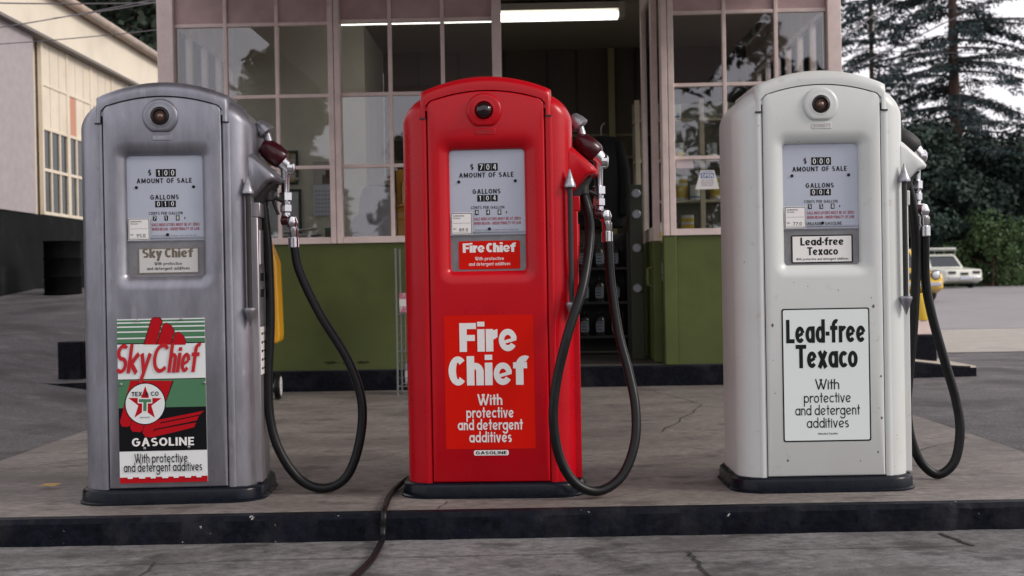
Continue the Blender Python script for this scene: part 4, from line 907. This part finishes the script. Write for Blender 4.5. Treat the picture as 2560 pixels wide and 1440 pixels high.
def bushy(x,y,H,W,seed,label,lm,grp,n=5200,ls=.22,zlow=.0,name='evergreen_tree',trunk=.2,ncl=46):
    rnd=random.Random(seed); z0=gh(x,y)-.1; t=tag(empty(name,(x,y,z0)),label,'bush' if 'bush' in name else 'tree',grp)
    tr=MB(); tr.tube([(0,0,0),(.1,.05,H*.35),(-.05,.1,H*.8)],[trunk,trunk*.7,.03],10)
    cl=[]
    for i in range(ncl):
        a=rnd.uniform(0,6.283); zz=zlow+(H-zlow)*rnd.random(); prof=math.sqrt(max(.02,1-((zz-H*.42)/(H*.6))**2)); rr=W*prof*math.sqrt(rnd.uniform(.15,1))
        c=Vector((rr*math.cos(a),rr*math.sin(a),zz)); cl.append((c,W*rnd.uniform(.2,.36)))
        if i%5==0: tr.tube([(0,0,max(.2,zz*.6)),c],[trunk*.3,.02],5)
    fo=MB()
    for k in range(n):
        c,r=rnd.choice(cl); v=Vector((rnd.gauss(0,1),rnd.gauss(0,1),rnd.gauss(0,.8))).normalized()*r*rnd.uniform(.6,1.08); p=c+v
        if p.z<.05: continue
        a=Vector((rnd.uniform(-1,1),rnd.uniform(-1,1),rnd.uniform(-.9,.4))).normalized()*ls*rnd.uniform(.6,1.3); b_=a.cross(v+Vector((rnd.uniform(-.3,.3),)*3)).normalized()*ls*.32
        fo.add([p-b_,p+a*.5-b_*1.2,p+a,p+a*.45+b_*1.2,p+b_*.6],[(0,1,2,3,4)])
    tr.build('trunk',bark,t); fo.build('crown',lm,t,smooth=0,recalc=False)
lf1=leafmat('blue green needles',(.034,.054,.056)); lf2=leafmat('dark evergreen leaves',(.020,.036,.028)); lf3=leafmat('mid green leaves',(.05,.085,.03)); lf4=leafmat('deep green leaves',(.022,.034,.022))  # the last of these is plain dark green foliage
cg='conifers across the street'
conifer(23.7,66,30,.40,8.8,6,210,3,'tall conifer with a bare reddish trunk at the right edge',lf1,cg,1.15,1.15)
conifer(21.4,73,31,.22,5.2,8.0,125,5,'conifer with sweeping branches just right of the station corner',lf1,cg,1.15,1.2)
eg='dark evergreens across the street'
for (x,y,H,W,sd_,lb) in ((19.8,61,7.6,3.2,11,'dark evergreen directly right of the white pump'),(23.4,63,7.2,3.2,12,'dark evergreen behind the white car with the roof rack'),(27.5,64,7.8,3.8,13,'dark evergreen at the far right edge of the street'),(21.6,69,8.6,3.4,14,'taller dark evergreen rising between the two others'),(31.5,70,8.2,3.8,15,'last dark evergreen beyond the right edge'),(26,71,8.4,3.6,17,'taller dark evergreen right of the reddish trunk'),(15.5,66,8,3.4,16,'dark evergreen hidden behind the white pump')):
    bushy(x,y,H,W,sd_,lb,lf2,eg,n=15000,ls=.24,ncl=60)
bushy(22.6,58.5,3.3,2.1,21,'lighter green shrub standing behind the white parked car',lf3,None,n=6500,ls=.17,name='garden_bush',trunk=.08)
lg='dark trees behind the garage'
for (x,y,H,W,sd_,lb) in ((-13.4,44,17.5,4.6,31,'dark tree over the garage roof nearest the office'),(-17.2,47,18.5,5.2,32,'dark tree over the left end of the garage roof')): bushy(x,y,H,W,sd_,lb,lf4,lg,n=42000,ls=.27,zlow=3,ncl=110)
rg='trees across the road reflected in the office windows'
bushy(-6.9,-16,7.6,1.7,41,'leafy tree mirrored in the left office windows',lf4,rg,n=6000,ls=.24,zlow=1.5)
bushy(6.4,-20,8.5,2.6,42,'leafy tree mirrored in the right office windows',lf4,rg,n=6000,ls=.26,zlow=1.5)
bushy(-4.2,-26,6.0,1.7,43,'low leafy tree mirrored in the middle office windows',lf4,rg,n=5000,ls=.28,zlow=.6)

h_=tag(empty('house',(-.2,-27,gh(0,-27)),0),'low house with a dark gabled roof across the road, mirrored in the office windows','house')
m=MB(); m.box(-4.4,4.4,-3,3,-.1,2.7); m.build('wall',mat('blue grey house siding',(.24,.26,.30),.7,0,var=.1),h_,smooth=0)
m=MB(); m.prism([(-4.9,2.66),(0,5.0),(4.9,2.66),(4.9,2.84),(0,5.2),(-4.9,2.84)],-3.4,3.4); m.build('roof',mat('dark shingle',(.05,.045,.04),.85,0,var=.3,vscale=9),h_,smooth=0)
m=MB(); m.prism([(-4.4,2.701),(4.4,2.701),(0,4.85)],2.8,2.98); m.build('gable',mat('blue grey house siding',(.24,.26,.30)),h_,smooth=0)
for x in (-2.8,2.6):
    m=MB(); m.box(x-.6,x+.6,3.0,3.06,.95,2.2); q_=m.build('window',mat('house window trim',(.6,.6,.58),.6),h_); m=MB(); m.box(x-.52,x+.52,3.061,3.07,1.03,2.12); m.build('pane',mat('dark garage glass',(.012,.016,.016)),q_,smooth=0)
m=MB(); m.box(-.5,.5,3.0,3.05,0,2.1); m.build('door',mat('house door',(.12,.06,.04),.5),h_)
# ------------------------------------------------------------------ cars (local: front toward -Y, origin on the ground under the middle)
def car(t,pm,L,W,Hh,rack,round_lamps,wagon):
    h2=L/2
    chromeC=mat('car bumper chrome',(.55,.56,.58),.22,1); tyre=mat('car tyre',(.014,.014,.015),.75); cglass=mat('car window glass',(.03,.036,.045),.08,0,coat=.15,spec=.35); lampm=mat('headlamp glass',(.62,.63,.66),.12,.3,coat=.8)
    b=MB(); belt=Hh*.60
    side=[(-h2,.34),(-h2+.02,.62),(-h2+.06,belt-.10),(-h2+1.15,belt),(h2-.9,belt),(h2-.05,belt-.07),(h2,.6),(h2-.02,.34),(h2-.35,.22),(-h2+.35,.22)]
    S_=[]
    for fx,ins in ((-1,0.05),(-.94,.012),(-.5,0),(.5,0),(.94,.012),(1,.05)):
        S_.append([(fx*W/2,y+(ins if y<0 else -ins),z-(ins*.7 if z>.5 else 0)) for y,z in side])
    b.loops(S_,True,True,True); body=b.build('body',pm,t,bevel=.03,smooth=40)
    y0,y1=-h2+1.35,(h2-.25 if wagon else h2-1.05); r0_,r1_=y0+.45,(y1-.25 if wagon else y1-.55); wb,wt=W/2-.05,W/2-.17
    c=MB(); c.loops([[(-wb,y0,belt-.01),(wb,y0,belt-.01),(wb,y1,belt-.01),(-wb,y1,belt-.01)],[(-wt,r0_,Hh-.06),(wt,r0_,Hh-.06),(wt,r1_,Hh-.06),(-wt,r1_,Hh-.06)],[(-wt+.08,r0_+.1,Hh),(wt-.08,r0_+.1,Hh),(wt-.08,r1_-.1,Hh),(-wt+.08,r1_-.1,Hh)]],True,True,True); c.build('cabin',pm,t,bevel=.02)
    def lerpq(a,b_,u): return tuple(a[i]+(b_[i]-a[i])*u for i in range(3))
    g_=MB(); A0,A1,B0,B1=(-wb,y0,belt),(wb,y0,belt),(-wt,r0_,Hh-.06),(wt,r0_,Hh-.06)
    def pane(a,b_,c_,d_,n_,ex=.012):
        q_=[Vector(p)+Vector(n_)*ex for p in (a,b_,c_,d_)]; cc=sum(q_,Vector())/4; q_=[cc+(p-cc)*.86 for p in q_]
        r_=[p-Vector(n_)*.02 for p in q_]; g_.loops([r_,q_],True,True,True)
    pane(A0,A1,B1,B0,(0,-.8,.6)); pane((-wb,y1,belt),(wb,y1,belt),(wt,r1_,Hh-.06),(-wt,r1_,Hh-.06),(0,.9,.4))
    for s_ in (-1,1):
        k=3 if wagon else 2
        for i in range(k):
            u0,u1=i/k,(i+1)/k; a=lerpq((s_*wb,y0,belt),(s_*wb,y1,belt),u0); b2_=lerpq((s_*wb,y0,belt),(s_*wb,y1,belt),u1); c2=lerpq((s_*wt,r0_,Hh-.06),(s_*wt,r1_,Hh-.06),u1); d2=lerpq((s_*wt,r0_,Hh-.06),(s_*wt,r1_,Hh-.06),u0); pane(a,b2_,c2,d2,(s_,0,.25))
    g_.build('windows',cglass,t,smooth=0)
    for yy in (-h2+.78,h2-.85):
        for s_ in (-1,1):
            m=MB(); m.lathe([(.19,-.09),(.29,-.09),(.31,-.06),(.31,.06),(.29,.09),(.19,.09)],(s_*(W/2-.09),yy,.31),(1,0,0),26); wh=m.build('wheel',tyre,t); m=MB(); m.lathe([(.02,-.10),(.12,-.098),(.19,-.085),(.19,.085),(.12,.098),(.02,.10)],(s_*(W/2-.09),yy,.31),(1,0,0),22); m.build('hubcap',chromeC,wh)
    for yy,s_ in ((-h2-.05,-1),(h2+.05,1)):
        m=MB(); m.loops([[(x,yy+(.14 if abs(x)>W/2-.02 else 0)*-s_,.40),(x,yy+.05*-s_+(.14 if abs(x)>W/2-.02 else 0)*-s_,.40),(x,yy+.05*-s_+(.14 if abs(x)>W/2-.02 else 0)*-s_,.50),(x,yy+(.14 if abs(x)>W/2-.02 else 0)*-s_,.50)] for x in (-W/2-.01,-W/2+.12,0,W/2-.12,W/2+.01)],True,True,True); m.build('bumper',chromeC,t,bevel=.012)
    if round_lamps:
        for s_ in (-1,1):
            m=MB(); m.lathe([(.125,0),(.125,.03),(.10,.035)],(s_*(W/2-.20),-h2+.045,.68),(0,-1,0),22); o_=m.build('headlight',mat('black headlamp rim',(.02,.02,.022),.4),t); m=MB(); m.lathe([(.098,.0),(.095,.04),(.06,.06),(0,.068)],(s_*(W/2-.20),-h2+.045,.68),(0,-1,0),22); m.build('lens',lampm,o_)
        m=MB(); m.box(-W/2+.38,W/2-.38,-h2-.01,-h2+.06,.58,.74); m.build('grille',blackmat,t)
    else:
        for s_ in (-1,1):
            m=MB(); m.box(s_*.58-.17,s_*.58+.17,-h2-.012,-h2+.06,.62,.74); m.build('headlight',mat('dark lamp slot',(.03,.03,.035),.3),t,bevel=.01)
        m=MB(); m.box(-.18,.18,-h2-.012,-h2+.06,.56,.68); m.build('grille',blackmat,t,bevel=.01)
        m=MB(); m.box(-.24,.24,-h2-.065,-h2-.052,.39,.51); m.build('number_plate',mat('pale plate',(.45,.47,.55),.5),t)
    if rack:
        m=MB(); rz=Hh+.17
        for yy in (-.5,.35,1.1):
            m.tube([(-wt+.02,yy,rz),(wt-.02,yy,rz)],.02,8)
            for s_ in (-1,1): m.tube([(s_*(wt-.04),yy,Hh-.03),(s_*(wt-.04),yy,rz)],.014,8)
        for s_ in (-1,1): m.tube([(s_*(wt-.02),-.6,rz),(s_*(wt-.02),1.25,rz)],.022,8)
        m.build('roof_rack',mat('pale rack metal',(.45,.46,.45),.45,.4),t)
        m=MB(); m.box(-wt+.03,wt-.03,-.6,1.2,rz+.024,rz+.10); m.build('rack_board',mat('pale grey board',(.55,.56,.54),.5),t,bevel=.03)
t=tag(empty('parked_car',(18.75,55,gh(18.75,55)+.01),R(13)),'white parked car with a roof rack on the far side of the street','car')
car(t,mat('white car paint',(.66,.66,.58),.3,0,coat=.4),4.5,1.75,1.5,True,False,True)
t=tag(empty('parked_car',(9.95,33,gh(9.95,33)+.01),R(2)),'yellow parked car with round headlights half hidden behind the white pump','car')
car(t,mat('yellow car paint',(.68,.42,.02),.3,0,coat=.4),3.9,1.6,1.4,False,True,False)
